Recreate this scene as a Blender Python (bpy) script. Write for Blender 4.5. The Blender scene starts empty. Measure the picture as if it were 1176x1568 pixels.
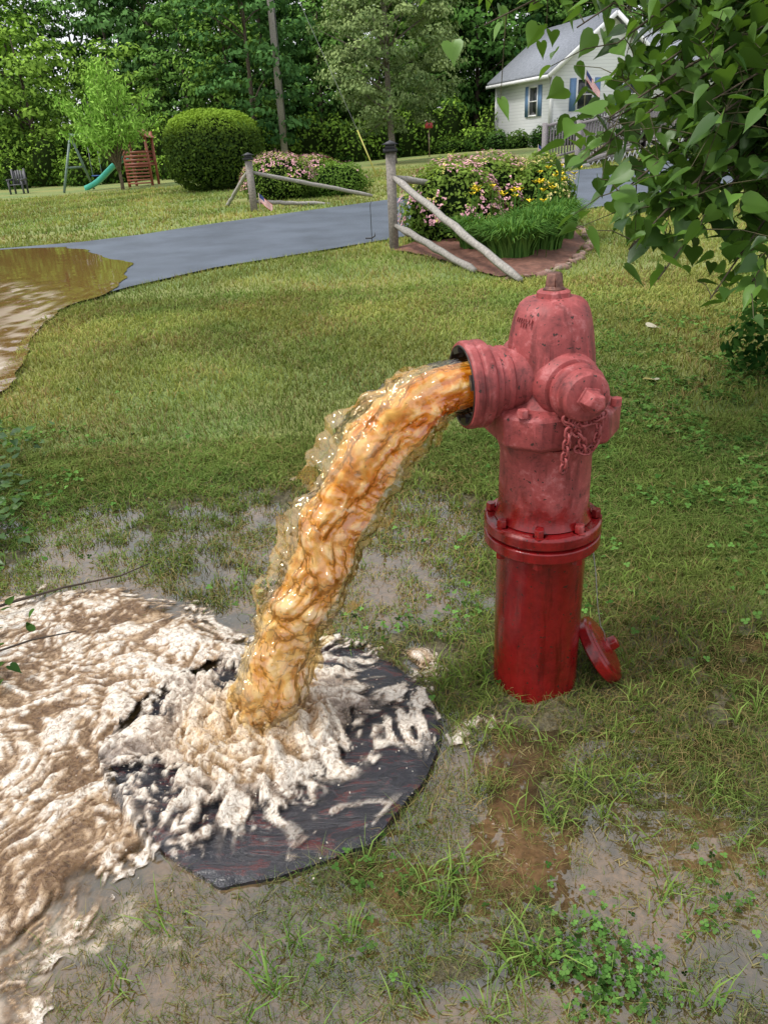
import bpy, math, numpy as np
from mathutils import Matrix, Vector
rng=np.random.default_rng(7)
scene=bpy.context.scene
scene.view_settings.view_transform='Standard'
scene.view_settings.look='None'
# ------------------------------------------------------------------ noise
_p=rng.permutation(256); _v=rng.random(256)
def vn(x,y,z=0.0):
    x=np.asarray(x,float); y=np.asarray(y,float); z=np.asarray(z,float)+np.zeros_like(x)
    xi=np.floor(x).astype(int); yi=np.floor(y).astype(int); zi=np.floor(z).astype(int)
    fx=x-xi; fy=y-yi; fz=z-zi
    fx=fx*fx*(3-2*fx); fy=fy*fy*(3-2*fy); fz=fz*fz*(3-2*fz)
    def h(a,b,c): return _v[_p[(_p[(_p[a&255]+b)&255]+c)&255]]
    r=0
    for a in (0,1):
        for b in (0,1):
            for c in (0,1):
                r=r+h(xi+a,yi+b,zi+c)*(fx if a else 1-fx)*(fy if b else 1-fy)*(fz if c else 1-fz)
    return r
def fbm(x,y,z=0.0,o=4,g=0.5):
    s=0;a=1;t=0
    for i in range(o):
        k=2.03**i
        s=s+a*vn(np.asarray(x)*k+i*17.3,np.asarray(y)*k+i*9.1,np.asarray(z)*k+i*3.7); t+=a; a*=g
    return s/t
def ridg(x,y,z=0.0,o=4,g=0.55):
    s=0;a=1;t=0
    for i in range(o):
        k=2.1**i
        n=1-np.abs(2*vn(np.asarray(x)*k+i*7.3,np.asarray(y)*k+i*19.1,np.asarray(z)*k+i*5.7)-1)
        s=s+a*n*n; t+=a; a*=g
    return s/t
def bill(x,y,z=0.0,o=4,g=0.55,soft=.004):
    s=0;a=1;t=0
    for i in range(o):
        k=2.07**i; c,s_=math.cos(i*1.3),math.sin(i*1.3)
        xx=np.asarray(x)*c-np.asarray(y)*s_; yy=np.asarray(x)*s_+np.asarray(y)*c
        v=2*vn(xx*k+i*7.3,yy*k+i*19.1,np.asarray(z)*k+i*5.7)-1
        s=s+a*np.sqrt(v*v+soft)*1.6; t+=a; a*=g
    return s/t
def cdf(a):
    q=np.quantile(a.ravel()[::7],np.linspace(0,1,101)); return np.interp(a,q,np.linspace(0,1,101))
def sst(a,b,t):
    t=np.clip((np.asarray(t,float)-a)/(b-a),0,1); return t*t*(3-2*t)
def inpoly(px,py,poly):
    px=np.asarray(px,float);py=np.asarray(py,float)
    r=np.zeros(px.shape,bool); n=len(poly); j=n-1
    for i in range(n):
        xi,yi=poly[i]; xj,yj=poly[j]
        c=((yi>py)!=(yj>py))&(px<(xj-xi)*(py-yi)/((yj-yi)+1e-12)+xi)
        r^=c; j=i
    return r
def dline(px,py,pts,closed=False):
    px=np.asarray(px,float);py=np.asarray(py,float)
    d=np.full(px.shape,1e9); P=list(pts)+([pts[0]] if closed else [])
    for (ax,ay),(bx,by) in zip(P[:-1],P[1:]):
        vx,vy=bx-ax,by-ay; t=np.clip(((px-ax)*vx+(py-ay)*vy)/(vx*vx+vy*vy+1e-12),0,1)
        d=np.minimum(d,np.hypot(px-ax-t*vx,py-ay-t*vy))
    return d
def sdpoly(px,py,poly):
    d=dline(px,py,poly,True); return np.where(inpoly(px,py,poly),-d,d)
# ------------------------------------------------------------------ mesh builder
class MB:
    def __init__(s): s.V=[];s.F=[];s.C=[];s.n=0
    def add(s,v,faces,col=(.5,.5,.5)):
        v=np.asarray(v,float).reshape(-1,3)
        if not isinstance(faces,list): faces=[faces]
        for f in faces:
            f=np.asarray(f,int)
            if f.size: s.F.append(f+s.n)
        c=np.asarray(col,float)
        if c.ndim==1: c=np.tile(c,(len(v),1))
        if c.shape[1]==3: c=np.c_[c,np.ones(len(c))]
        s.V.append(v); s.C.append(c); s.n+=len(v)
    def box(s,c,d,col,R=None):
        x,y,z=[k/2 for k in d]
        v=np.array([[-x,-y,-z],[x,-y,-z],[x,y,-z],[-x,y,-z],[-x,-y,z],[x,-y,z],[x,y,z],[-x,y,z]])
        if R is not None: v=v@np.array(R).T
        s.add(v+np.array(c),np.array([[0,3,2,1],[4,5,6,7],[0,1,5,4],[1,2,6,5],[2,3,7,6],[3,0,4,7]]),col)
    def beam(s,a,b,w,t,col):
        a=np.array(a,float);b=np.array(b,float);d=b-a;L=np.linalg.norm(d);d/=L
        u=np.array([0,0,1.]) if abs(d[2])<.9 else np.array([0,1.,0])
        sd=np.cross(u,d);sd/=np.linalg.norm(sd);up=np.cross(d,sd)
        s.box((a+b)/2,(L,w,t),col,np.array([d,sd,up]).T)
    def tube(s,pts,rad,n=8,col=(.2,.15,.1),cap=True):
        P=np.array(pts,float); k=len(P); rad=np.broadcast_to(np.asarray(rad,float),(k,))
        T=np.gradient(P,axis=0);T/=np.linalg.norm(T,axis=1)[:,None]+1e-9
        u=np.array([0,0,1.]) if abs(T[0][2])<.9 else np.array([1.,0,0])
        A=np.cross(T,u);A/=np.linalg.norm(A,axis=1)[:,None]+1e-9;B=np.cross(T,A)
        an=np.arange(n)*2*np.pi/n
        v=P[:,None]+rad[:,None,None]*(np.cos(an)[None,:,None]*A[:,None]+np.sin(an)[None,:,None]*B[:,None])
        fs=[grid_faces(k,n,wrap=True)]
        if cap: fs+= [np.array([list(range(n))[::-1]]),np.array([[ (k-1)*n+i for i in range(n)]])]
        s.add(v.reshape(-1,3),fs,col)
    def inst(s,tv,tf,P,R,S,col):
        N=len(P);k=len(tv);S=np.asarray(S,float)
        if S.ndim==1:S=S[:,None].repeat(3,1)
        v=np.einsum('nij,nkj->nki',R,tv[None]*S[:,None,:])+P[:,None]
        off=(np.arange(N)*k)[:,None,None]
        fs=[(np.asarray(f)[None]+off).reshape(-1,np.asarray(f).shape[1]) for f in tf]
        s.add(v.reshape(-1,3),fs,np.repeat(col,k,0))
    def build(s,name,mat,parent=None,smooth=False,sharp=None,loc=None):
        me=bpy.data.meshes.new(name); V=np.concatenate(s.V);C=np.concatenate(s.C)
        lt=np.concatenate([np.full(len(f),f.shape[1]) for f in s.F]); lp=np.concatenate([f.ravel() for f in s.F])
        me.vertices.add(len(V)); me.vertices.foreach_set('co',V.ravel().astype(np.float32))
        me.loops.add(len(lp)); me.loops.foreach_set('vertex_index',lp.astype(np.int32))
        me.polygons.add(len(lt)); st=np.concatenate([[0],np.cumsum(lt)[:-1]])
        me.polygons.foreach_set('loop_start',st.astype(np.int32))
        try: me.polygons.foreach_set('loop_total',lt.astype(np.int32))
        except Exception: pass
        me.update(calc_edges=True)
        a=me.color_attributes.new('Col','FLOAT_COLOR','POINT')
        a.data.foreach_set('color',np.clip(C,0,1).ravel().astype(np.float32))
        if smooth: me.polygons.foreach_set('use_smooth',np.ones(len(lt),bool))
        if sharp: me.set_sharp_from_angle(angle=math.radians(sharp))
        me.materials.append(mat)
        ob=bpy.data.objects.new(name,me); scene.collection.objects.link(ob)
        if parent: ob.parent=parent
        if loc is not None: ob.location=loc
        return ob
def grid_faces(a,b,wrap=False):
    i=np.arange(a-1)[:,None]; j=np.arange(b if wrap else b-1)[None]
    j2=(j+1)%b if wrap else j+1
    return np.stack([i*b+j,i*b+j2,(i+1)*b+j2,(i+1)*b+j],-1).reshape(-1,4)
def cut_sheet(X,Y,S,gx,gy):
    F=grid_faces(len(gy),len(gx)); s=S.ravel()
    keep=(s[F]<0).any(1)
    gyy,gxx=np.gradient(S,gy,gx); g2=gxx**2+gyy**2+1e-6
    cell=max(np.diff(gx).min(),np.diff(gy).min())*1.1
    mx=-S*gxx/g2; my=-S*gyy/g2; L=np.hypot(mx,my); k=np.minimum(1,cell/np.maximum(L,1e-9)); out=S>0
    return np.where(out,X+mx*k,X),np.where(out,Y+my*k,Y),F[keep]
def empty(name,loc=(0,0,0),rz=0):
    e=bpy.data.objects.new(name,None); scene.collection.objects.link(e); e.location=loc; e.rotation_euler=(0,0,rz); return e
def randrot(n):
    q=rng.normal(size=(n,4));q/=np.linalg.norm(q,axis=1)[:,None];w,x,y,z=q.T
    return np.stack([1-2*(y*y+z*z),2*(x*y-z*w),2*(x*z+y*w),2*(x*y+z*w),1-2*(x*x+z*z),2*(y*z-x*w),2*(x*z-y*w),2*(y*z+x*w),1-2*(x*x+y*y)],-1).reshape(n,3,3)
def basis(D,Nn):
    D=D/np.linalg.norm(D,axis=1)[:,None]; Y=np.cross(Nn,D);Y/=np.linalg.norm(Y,axis=1)[:,None]+1e-9
    Z=np.cross(D,Y); return np.stack([D,Y,Z],-1)
# ------------------------------------------------------------------ materials
def newmat(name):
    m=bpy.data.materials.new(name); m.use_nodes=True; n=m.node_tree; n.nodes.clear()
    o=n.nodes.new('ShaderNodeOutputMaterial'); return m,n,o
def setin(a,**k):
    for q,v in k.items():
        a.inputs[q.replace('_',' ')].default_value=v
def noise(n,scale,detail=3,rough=.55,vec=None,dist=0):
    a=n.nodes.new('ShaderNodeTexNoise'); a.inputs['Scale'].default_value=scale;a.inputs['Detail'].default_value=detail;a.inputs['Roughness'].default_value=rough;a.inputs['Distortion'].default_value=dist
    if vec: n.links.new(vec,a.inputs['Vector'])
    return a
def ramp(n,src,stops):
    r=n.nodes.new('ShaderNodeValToRGB'); e=r.color_ramp.elements
    while len(e)<len(stops): e.new(.5)
    for k,(p,c) in zip(e,stops): k.position=p; k.color=(*c,1) if len(c)==3 else c
    n.links.new(src,r.inputs[0]); return r
def mixc(n,fac,a,b,mode='MIX'):
    m=n.nodes.new('ShaderNodeMix'); m.data_type='RGBA'; m.blend_type=mode
    for s,i in ((fac,0),(a,6),(b,7)):
        if isinstance(s,(int,float)): m.inputs[i].default_value=s
        elif isinstance(s,tuple): m.inputs[i].default_value=(*s,1)
        else: n.links.new(s,m.inputs[i])
    return m.outputs[2]
def bump(n,src,st,dist=.01):
    b=n.nodes.new('ShaderNodeBump'); b.inputs['Strength'].default_value=st; b.inputs['Distance'].default_value=dist
    n.links.new(src,b.inputs['Height']); return b
def pos(n): return n.nodes.new('ShaderNodeNewGeometry').outputs['Position']
def col(n):
    a=n.nodes.new('ShaderNodeAttribute'); a.attribute_name='Col'; return a.outputs['Color']

def mat_foliage(name,trans=.3,rough=.5,var=True,patch=False,spec=.35,simple=False):
    m,n,o=newmat(name); c=col(n)
    if var:
        oi=n.nodes.new('ShaderNodeObjectInfo'); r=ramp(n,oi.outputs['Random'],[(0,(.62,.75,.7)),(.5,(1,1,1)),(1,(1.35,1.25,.9))])
        c=mixc(n,1.0,c,r.outputs[0],'MULTIPLY')
    if patch:
        x=noise(n,.55,3,.6,pos(n)); r=ramp(n,x.outputs[0],[(.35,(.8,.95,.8)),(.62,(1.35,1.14,1.05))]); c=mixc(n,1.0,c,r.outputs[0],'MULTIPLY')
    if simple: p=n.nodes.new('ShaderNodeBsdfDiffuse'); n.links.new(c,p.inputs[0])
    else:
        p=n.nodes.new('ShaderNodeBsdfPrincipled'); n.links.new(c,p.inputs['Base Color']); setin(p,Roughness=rough); p.inputs['Specular IOR Level'].default_value=spec
    if trans<=0: n.links.new(p.outputs[0],o.inputs[0]); return m
    t=n.nodes.new('ShaderNodeBsdfTranslucent'); c2=mixc(n,1.0,c,(1.3,1.25,.6),'MULTIPLY'); n.links.new(c2,t.inputs[0])
    x=n.nodes.new('ShaderNodeMixShader'); x.inputs[0].default_value=trans
    n.links.new(p.outputs[0],x.inputs[1]);n.links.new(t.outputs[0],x.inputs[2]);n.links.new(x.outputs[0],o.inputs[0]); return m
def mat_col(name,rough=.6,ns=12,namt=.35,bs=.2,bd=.005,metal=0,spec=.5):
    m,n,o=newmat(name); c=col(n); x=noise(n,ns,4,.65,pos(n))
    r=ramp(n,x.outputs[0],[(.3,(1-namt,)*3),(.7,(1+namt*.4,)*3)]); c=mixc(n,1.0,c,r.outputs[0],'MULTIPLY')
    p=n.nodes.new('ShaderNodeBsdfPrincipled'); n.links.new(c,p.inputs['Base Color']); setin(p,Roughness=rough,Metallic=metal); p.inputs['Specular IOR Level'].default_value=spec
    b=bump(n,x.outputs[0],bs,bd); n.links.new(b.outputs[0],p.inputs['Normal']); n.links.new(p.outputs[0],o.inputs[0]); return m
M_leaf=mat_foliage('leaf_mat',.25,simple=True); M_grass=mat_foliage('grass_mat',.2,.55,False,True,.25,True); M_far=mat_foliage('distant_leaf_mat',0,.5,True,False,.5,True)
M_big=mat_foliage('glossy_leaf_mat',.35,.38,False,False,.4)
M_paint=mat_col('paint_mat',.5,6,.12,.05); M_wood=mat_col('weathered_wood_mat',.8,30,.5,.4); M_bark=mat_col('bark_mat',.9,18,.6,.8,.02)
M_stone=mat_col('stone_mat',.8,20,.5,.5); M_petal=mat_foliage('petal_mat',0,.6,False,simple=True)

# ------------------------------------------------------------------ terrain
def Tz(x,y):
    x=np.asarray(x,float);y=np.asarray(y,float)
    return sst(9,42,y)*np.clip(.6+.03*x,.2,1.0)
def blob(x,y,cx,cy,rx,ry,a): return a*np.exp(-(((x-cx)/rx)**2+((y-cy)/ry)**2))
def wetf(x,y):
    w=blob(x,y,-1.3,1.5,.85,.8,1.6)+blob(x,y,-2.6,1.4,1.3,1.1,1.5)+blob(x,y,-1.0,2.80,.95,.48,.68)+blob(x,y,.10,2.55,.48,.55,.68)+blob(x,y,.0,2.08,.5,.26,.75)+blob(x,y,-.42,2.5,.3,.4,.4)
    w+=blob(x,y,.66,1.0,.36,.19,.8)+blob(x,y,1.0,1.72,.22,.30,.8)+blob(x,y,.26,1.13,.22,.16,.6)+blob(x,y,.32,1.42,.18,.12,.75)+blob(x,y,.2,.75,.3,.10,.5)+blob(x,y,-.66,.78,.42,.3,.8)+.34*sst(2.1,1.4,y)
    return w
def gz(x,y):
    x=np.asarray(x,float);y=np.asarray(y,float)
    nf=sst(5,3.6,y)*sst(-.9,.2,y)
    w=wetf(x,y)*nf
    return Tz(x,y)+.016+(fbm(x*3.1,y*3.1,0,4)-.5)*.034*(.35+.65*sst(.1,.5,w))-.027*np.clip(w,0,1.3)+(fbm(x*14,y*14,3,3)-.5)*.034*nf+blob(x,y,.402,1.668,.2,.16,.022)
near_edge=[(-2.45,3.5),(-2.54,4.87),(-2.69,5.2),(-2.83,5.76),(-3.16,6.96),(-3.27,7.57),(-3.16,8.38),(-2.86,9.1),(-2.07,10.33),(-.9,11.3),(.6,12.6),(2.03,13.88),(3.76,14.83),(5.03,15.73),(6.39,17.0),(14,20.5)]
far_edge=[(-14,3),(-14,6),(-13,9),(-11,11.5),(-9,13),(-6.63,14.16),(-5.26,14.5),(-4.31,15.2),(-3.51,16.17),(-1.78,17.74),(.62,19.58),(2.13,21.6),(3.76,23.0),(5.48,24.1),(6.76,24.7),(14,27.0)]
road_poly=near_edge+far_edge[::-1]
bedR=[(.3,11.1),(.75,10.4),(1.05,9.4),(1.4,8.4),(1.75,8.3),(2.3,9.0),(3.0,10.8),(3.25,12.6),(3.0,13.6),(2.2,13.5),(1.2,12.7)]
def lines(lo,hi,d,L,g):
    a=list(np.arange(lo,hi+d/2,d)); s=d;x=hi
    while x<L: s*=g;x+=s;a.append(x)
    s=d;x=lo;b=[]
    while x>-L: s*=g;x-=s;b.append(x)
    return np.array(b[::-1]+a)
gx=lines(-2.3,1.9,.02,320,1.10); gy=lines(.55,3.7,.02,320,1.09)
X,Y=np.meshgrid(gx,gy); Z=gz(X,Y)
wet=np.clip(wetf(X,Y)*sst(5,3.6,Y)+.25*sst(2.2,1.4,Y),0,1)
mb=MB(); mb.add(np.stack([X,Y,Z],-1),grid_faces(len(gy),len(gx)),np.stack([wet,fbm(X*.6,Y*.6,0,4),0*X],-1).reshape(-1,3))
m,n,o=newmat('ground_mat'); c=n.nodes.new('ShaderNodeSeparateColor'); n.links.new(col(n),c.inputs[0]); P=pos(n)
fine=noise(n,55,4,.7,P); mid=noise(n,7,3,.6,P); big=noise(n,.45,3,.6,P)
lawn=ramp(n,fine.outputs[0],[(.25,(.06,.08,.022)),(.5,(.18,.22,.065)),(.75,(.34,.37,.14))])
ly=ramp(n,big.outputs[0],[(.4,(.85,1.0,.85)),(.62,(1.35,1.15,1.05))]); lawnc=mixc(n,1.0,lawn.outputs[0],ly.outputs[0],'MULTIPLY')
mud=ramp(n,fine.outputs[0],[(.25,(.03,.026,.012)),(.5,(.09,.075,.036)),(.75,(.19,.16,.085))])
f1=n.nodes.new('ShaderNodeMath');f1.operation='MULTIPLY_ADD'; n.links.new(mid.outputs[0],f1.inputs[0]); f1.inputs[1].default_value=.9; n.links.new(c.outputs[0],f1.inputs[2])
ff=ramp(n,f1.outputs[0],[(.55,(0,0,0)),(.85,(1,1,1))]); cc=mixc(n,ff.outputs[0],lawnc,mud.outputs[0])
p=n.nodes.new('ShaderNodeBsdfPrincipled'); n.links.new(cc,p.inputs['Base Color'])
rr=ramp(n,ff.outputs[0],[(0,(.85,)*3),(1,(.3,)*3)]); n.links.new(rr.outputs[0],p.inputs['Roughness'])
b=bump(n,fine.outputs[0],.8,.02); n.links.new(b.outputs[0],p.inputs['Normal']); n.links.new(p.outputs[0],o.inputs[0])
mb.build('ground',m,smooth=True)

# ------------------------------------------------------------------ road
def strip(A,B,nb,sub):
    A=np.array(A,float);B=np.array(B,float)
    def res(Q):
        t=np.linspace(0,len(Q)-1,(len(Q)-1)*sub+1); i=np.minimum(t.astype(int),len(Q)-2); f=(t-i)[:,None]; return Q[i]*(1-f)+Q[i+1]*f
    A=res(A);B=res(B); s=np.linspace(0,1,nb)[None,:,None]; return A[:,None]*(1-s)+B[:,None]*s
S=strip(near_edge,far_edge,24,5); mb=MB(); z=Tz(S[...,0],S[...,1])+.045
mb.add(np.dstack([S,z]),grid_faces(S.shape[0],S.shape[1]))
m,n,o=newmat('asphalt_mat'); P=pos(n); a=noise(n,180,2,.7,P); b2=noise(n,.9,5,.65,P)
r=ramp(n,a.outputs[0],[(.3,(.038,.050,.068)),(.7,(.108,.132,.17))]); r2=ramp(n,b2.outputs[0],[(.35,(.68,.70,.72)),(.62,(1.2,1.2,1.2))])
p=n.nodes.new('ShaderNodeBsdfPrincipled'); n.links.new(mixc(n,1.0,r.outputs[0],r2.outputs[0],'MULTIPLY'),p.inputs['Base Color']); setin(p,Roughness=.55)
bb=bump(n,a.outputs[0],.4,.005); n.links.new(bb.outputs[0],p.inputs['Normal']); n.links.new(p.outputs[0],o.inputs[0])
mb.build('asphalt_driveway',m,smooth=True)

fl=[(-2.45,3.5),(-2.5,4.87),(-2.66,5.2),(-2.8,5.76),(-3.12,6.96),(-3.22,7.57),(-3.1,8.2),(-2.97,8.8),(-2.99,9.5),(-3.43,11.1),(-3.9,11.9),(-4.6,12.9),(-5.3,13.7),(-6.63,13.95),(-9,12.8),(-11,11.3),(-13,9),(-14,6),(-14,3)]
gx2=np.arange(-13.5,-2.2,.05); gy2=np.arange(3.5,14.2,.05); X,Y=np.meshgrid(gx2,gy2)
sd=sdpoly(X,Y,fl)+(fbm(X*1.5,Y*1.5)-.5)*.35
ds=dline(X,Y,[(-2.6,4.4),(-2.85,5.4),(-3.2,6.6),(-3.5,7.6),(-3.7,8.5),(-4.3,9.3),(-5.0,9.9),(-6.5,10.3)]); st=sst(.45,.0,ds-(fbm(X*2.5,Y*2.5)-.5)*.5)*sst(.35,.85,cdf(ridg(X*6,Y*2.5,1,4)))
X,Y,F=cut_sheet(X,Y,sd,gx2,gy2)
zz=Tz(X,Y)+.053+(fbm(X*4,Y*4,0,3)-.5)*.004*sst(11,8,Y)+(ridg(X*5,Y*3,2,3)-.5)*.015*sst(.8,.1,ds)
mb=MB(); cw=np.array([.17,.09,.03])*(1-st[...,None])+np.array([.50,.40,.31])*st[...,None]
mb.add(np.dstack([X,Y,zz]),F,cw.reshape(-1,3))
m,n,o=newmat('muddy_water_mat'); p=n.nodes.new('ShaderNodeBsdfPrincipled'); n.links.new(col(n),p.inputs['Base Color']); setin(p,Roughness=.03,IOR=1.5)
w=noise(n,4,2,.5,pos(n)); bb=bump(n,w.outputs[0],.08,.01); n.links.new(bb.outputs[0],p.inputs['Normal']); n.links.new(p.outputs[0],o.inputs[0])
mb.build('street_floodwater',m,smooth=True)

# ------------------------------------------------------------------ yard shallow water
gx2=np.arange(-4,2.6,.014); gy2=np.arange(.3,4.3,.014); X,Y=np.meshgrid(gx2,gy2)
rip=(ridg(X*9+fbm(X*3,Y*3)*3,Y*16+fbm(X*2,Y*2,5)*4,0,3)-.4)*.006*sst(2.2,1.3,Y)+(fbm(X*10,Y*10,1,2)-.5)*.0008
dep=sst(0,.02,.001-gz(X,Y))
foamy=sst(.72,.95,cdf(fbm(X*14,Y*18,4,4)))*sst(.55,.2,np.hypot(X+.8,(Y-.85)*1.6))*.7
c1=np.array([.045,.038,.018])*(1-dep[...,None])+np.array([.13,.082,.04])*dep[...,None]
cw=c1*(1-foamy[...,None])+np.array([.6,.5,.4])*foamy[...,None]
mb=MB(); mb.add(np.dstack([X,Y,rip+.001]),grid_faces(len(gy2),len(gx2)),cw.reshape(-1,3))
m,n,o=newmat('puddle_mat'); x=noise(n,45,3,.7,pos(n)); r=ramp(n,x.outputs[0],[(.3,(.45,.5,.4)),(.7,(1.35,1.3,1.25))])
p=n.nodes.new('ShaderNodeBsdfPrincipled'); n.links.new(mixc(n,1.0,col(n),r.outputs[0],'MULTIPLY'),p.inputs['Base Color']); setin(p,Roughness=.02,IOR=2.1)
w=noise(n,26,2,.5,pos(n)); bb=bump(n,w.outputs[0],.35,.007); n.links.new(bb.outputs[0],p.inputs['Normal']); n.links.new(p.outputs[0],o.inputs[0])
mb.build('puddle_water',m,smooth=True)

# ------------------------------------------------------------------ rubber mat
mat_poly=[(-.69,1.34),(-.745,1.44),(-.72,1.62),(-.55,1.80),(-.28,1.88),(-.16,1.89),(0,1.78),(.09,1.66),(.125,1.52),(.11,1.42),(.05,1.29),(-.07,1.15),(-.2,1.10),(-.39,1.05),(-.53,1.15)]
gx2=np.arange(-.8,.2,.008); gy2=np.arange(1.0,1.95,.008); X,Y=np.meshgrid(gx2,gy2); sd=sdpoly(X,Y,mat_poly)+(fbm(X*14,Y*14)-.5)*.026
X,Y,F=cut_sheet(X,Y,sd,gx2,gy2)
def matz(X,Y): return .020+(fbm(X*4,Y*4,2)-.5)*.020
mz=matz(X,Y)+sst(-.02,0,sd)*-.006+(ridg(X*14,Y*5,2,3)-.5)*.005
mb=MB(); mb.add(np.dstack([X,Y,mz]),F); mb.add(np.dstack([X,Y,mz-.016]),F[:,::-1])
e=np.sort(np.concatenate([F[:,[0,1]],F[:,[1,2]],F[:,[2,3]],F[:,[3,0]]]),1); u,cnt=np.unique(e,axis=0,return_counts=True); u=u[cnt==1]; nn=X.size
mb.F.append(np.c_[u[:,0],u[:,1],u[:,1]+nn,u[:,0]+nn])
m,n,o=newmat('mat_rubber'); P=pos(n); mp=n.nodes.new('ShaderNodeMapping'); mp.inputs['Scale'].default_value=(3,10,3); mp.inputs['Rotation'].default_value=(0,0,-.45); n.links.new(P,mp.inputs[0])
a=noise(n,2.6,6,.75,mp.outputs[0],1.5); b2=noise(n,160,2,.7,P)
r=ramp(n,a.outputs[0],[(.35,(.008,.009,.013)),(.54,(.025,.025,.032)),(.60,(.09,.014,.012)),(.62,(.03,.03,.036)),(.68,(.05,.05,.055)),(.70,(.40,.35,.32)),(.715,(.05,.05,.055))])  # red band paints reddish reflections into the wet mat; pale band is foam streaks
p=n.nodes.new('ShaderNodeBsdfPrincipled'); n.links.new(r.outputs[0],p.inputs['Base Color']); setin(p,Roughness=.15)
bb=bump(n,b2.outputs[0],.35,.004); b3=bump(n,a.outputs[0],.5,.015); n.links.new(bb.outputs[0],b3.inputs['Normal']); n.links.new(b3.outputs[0],p.inputs['Normal']); n.links.new(p.outputs[0],o.inputs[0])
mb.build('rubber_mat',m,smooth=True,sharp=50)

# ------------------------------------------------------------------ foam
main=[(-3.4,2.36),(-2.0,2.36),(-1.33,2.28),(-.95,2.36),(-.69,2.2),(-.47,2.04),(-.34,1.94),(-.15,1.86),(-.05,1.74),(.04,1.64),(.12,1.53),(.04,1.43),(-.10,1.40),(-.18,1.30),(-.26,1.18),(-.40,1.12),(-.53,1.11),(-.6,1.06),(-.66,1.0),(-.76,.94),(-.74,.86),(-.60,.76),(-.50,.4),(-3.4,.4)]
ring=[(-.3,1.92),(-.12,1.89),(.06,1.82),(.16,1.70),(.25,1.60),(.18,1.47)]
imp=(-.37,1.50)
gx2=np.concatenate([np.arange(-3.4,-1.4,.016),np.arange(-1.4,.36,.0055)]); gy2=np.arange(.4,2.5,.0065); X,Y=np.meshgrid(gx2,gy2)
R=np.hypot(X-imp[0],Y-imp[1])
w1=fbm(X*3,Y*3,1)-.5; w2=fbm(X*3,Y*3,8)-.5; w3=vn(X*14,Y*14,3)-.5; w4=vn(X*14,Y*14,6)-.5
wx=X+w1*.4+w3*.035; wy=Y+w2*.4+w4*.035
sd=sdpoly(X,Y,main); rd=dline(X,Y,ring)-.045; ms=sdpoly(X,Y,mat_poly)
edge=(fbm(X*11,Y*11,2,4)-.5)*.22
sdd=np.minimum(np.minimum(sd,rd)+edge,ms+.012)
b1=bill(wx*7,wy*9,0,4,.6); b2_=bill(wx*17,wy*21,4,3,.6); b3_=bill(wx*38,wy*46,7,2,.6); b4=fbm(wx*60,wy*75,3,2)
pat=cdf(.30*b1+.34*b2_+.26*b3_+.22*b4)
amp=.008+.024*np.exp(-(R/.28)**2)+.010*np.exp(-(R/.8)**2)
dep_=sst(.0,-.16,np.minimum(sd,rd)+edge)
hgt=amp*(1.5*b1+.8*b2_+.35*b3_-.75)+.045*np.exp(-(R/.12)**2)*b2_+.02*np.exp(-((R-.17)/.08)**2)*b1
hgt=.006+np.maximum(hgt*dep_,-.004*dep_)+.008*dep_
onmat=ms<.02
hgt=hgt+np.where(onmat,matz(X,Y)+.001,0)
big_=cdf(fbm(wx*2.2,wy*2.8,9,4))
hole=fbm(wx*6.5,wy*8.5,6,4)-.16*np.exp(-(R/.26)**2)+blob(X,Y,-.64,1.33,.08,.09,.4)+blob(X,Y,-.70,1.57,.04,.04,.15)+blob(X,Y,-.58,1.76,.07,.05,.2)+blob(X,Y,-.16,1.74,.13,.08,.26)
Xc,Yc,F=cut_sheet(X,Y,sdd,gx2,gy2)
bias=.20*np.exp(-(R/.42)**2)+.34*(big_-.5)-.08*sst(.6,1.1,R)-.14*sst(1.25,.9,Y)
fo=np.clip(pat+bias,0,1)[...,None]
es=-(np.minimum(sd,rd)+edge)
al=sst(-.01,.08,es+(pat-.5)*.12)
lace=sst(.20,.60,pat+.78-R/.55-np.clip((hole-.49)*2.4,-.25,.8)+.25*sst(.03,-.03,rd))
streaks=.75*sst(.82,.94,cdf(ridg(wx*7+wy*3,wy*17-wx*5,5,4)))*sst(.4,.75,big_*.5+.5*cdf(fbm(X*6,Y*6,33,2)))
al=np.where(onmat,np.maximum(al*lace,streaks*sst(0.,-.03,ms)),al)
al=np.where(ms>.01,np.where(sd>0,al*sst(.2,.55,pat),al),al)
bc=np.array([.17,.098,.045]); tan=np.array([.45,.315,.19]); wc=np.array([.80,.735,.645])
k1=sst(.12,.50,fo); k2=sst(.44,.88,fo)
cw=bc*(1-k1)+tan*k1; cw=cw*(1-k2)+wc*k2
gr=(np.array([.36,.33,.31])*(1-k2)+wc*k2)
cw=np.where((onmat&(R>.20))[...,None],cw*.4+gr*.6,cw)
tn=np.exp(-(((X+.42)/.16)**2+((Y-1.5)/.16)**2))[...,None]*.5; cw=cw*(1-tn)+np.array([.76,.53,.27])*tn
mb=MB(); mb.add(np.dstack([Xc,Yc,hgt]),F,np.dstack([cw,al]).reshape(-1,4))
ico_v=np.array([[0,0,1],[.89,0,.45],[.28,.85,.45],[-.72,.53,.45],[-.72,-.53,.45],[.28,-.85,.45],[.72,.53,-.45],[-.28,.85,-.45],[-.89,0,-.45],[-.28,-.85,-.45],[.72,-.53,-.45],[0,0,-1]])
ico_f=[np.array([[0,1,2],[0,2,3],[0,3,4],[0,4,5],[0,5,1],[1,6,2],[2,7,3],[3,8,4],[4,9,5],[5,10,1],[6,7,2],[7,8,3],[8,9,4],[9,10,5],[10,6,1],[11,7,6],[11,8,7],[11,9,8],[11,10,9],[11,6,10]])]
k=450; a=rng.random(k)*6.283; rr_=.1+np.abs(rng.normal(0,.2,k)); PX=imp[0]+np.cos(a)*rr_;PY=imp[1]+np.sin(a)*rr_*.8
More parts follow.
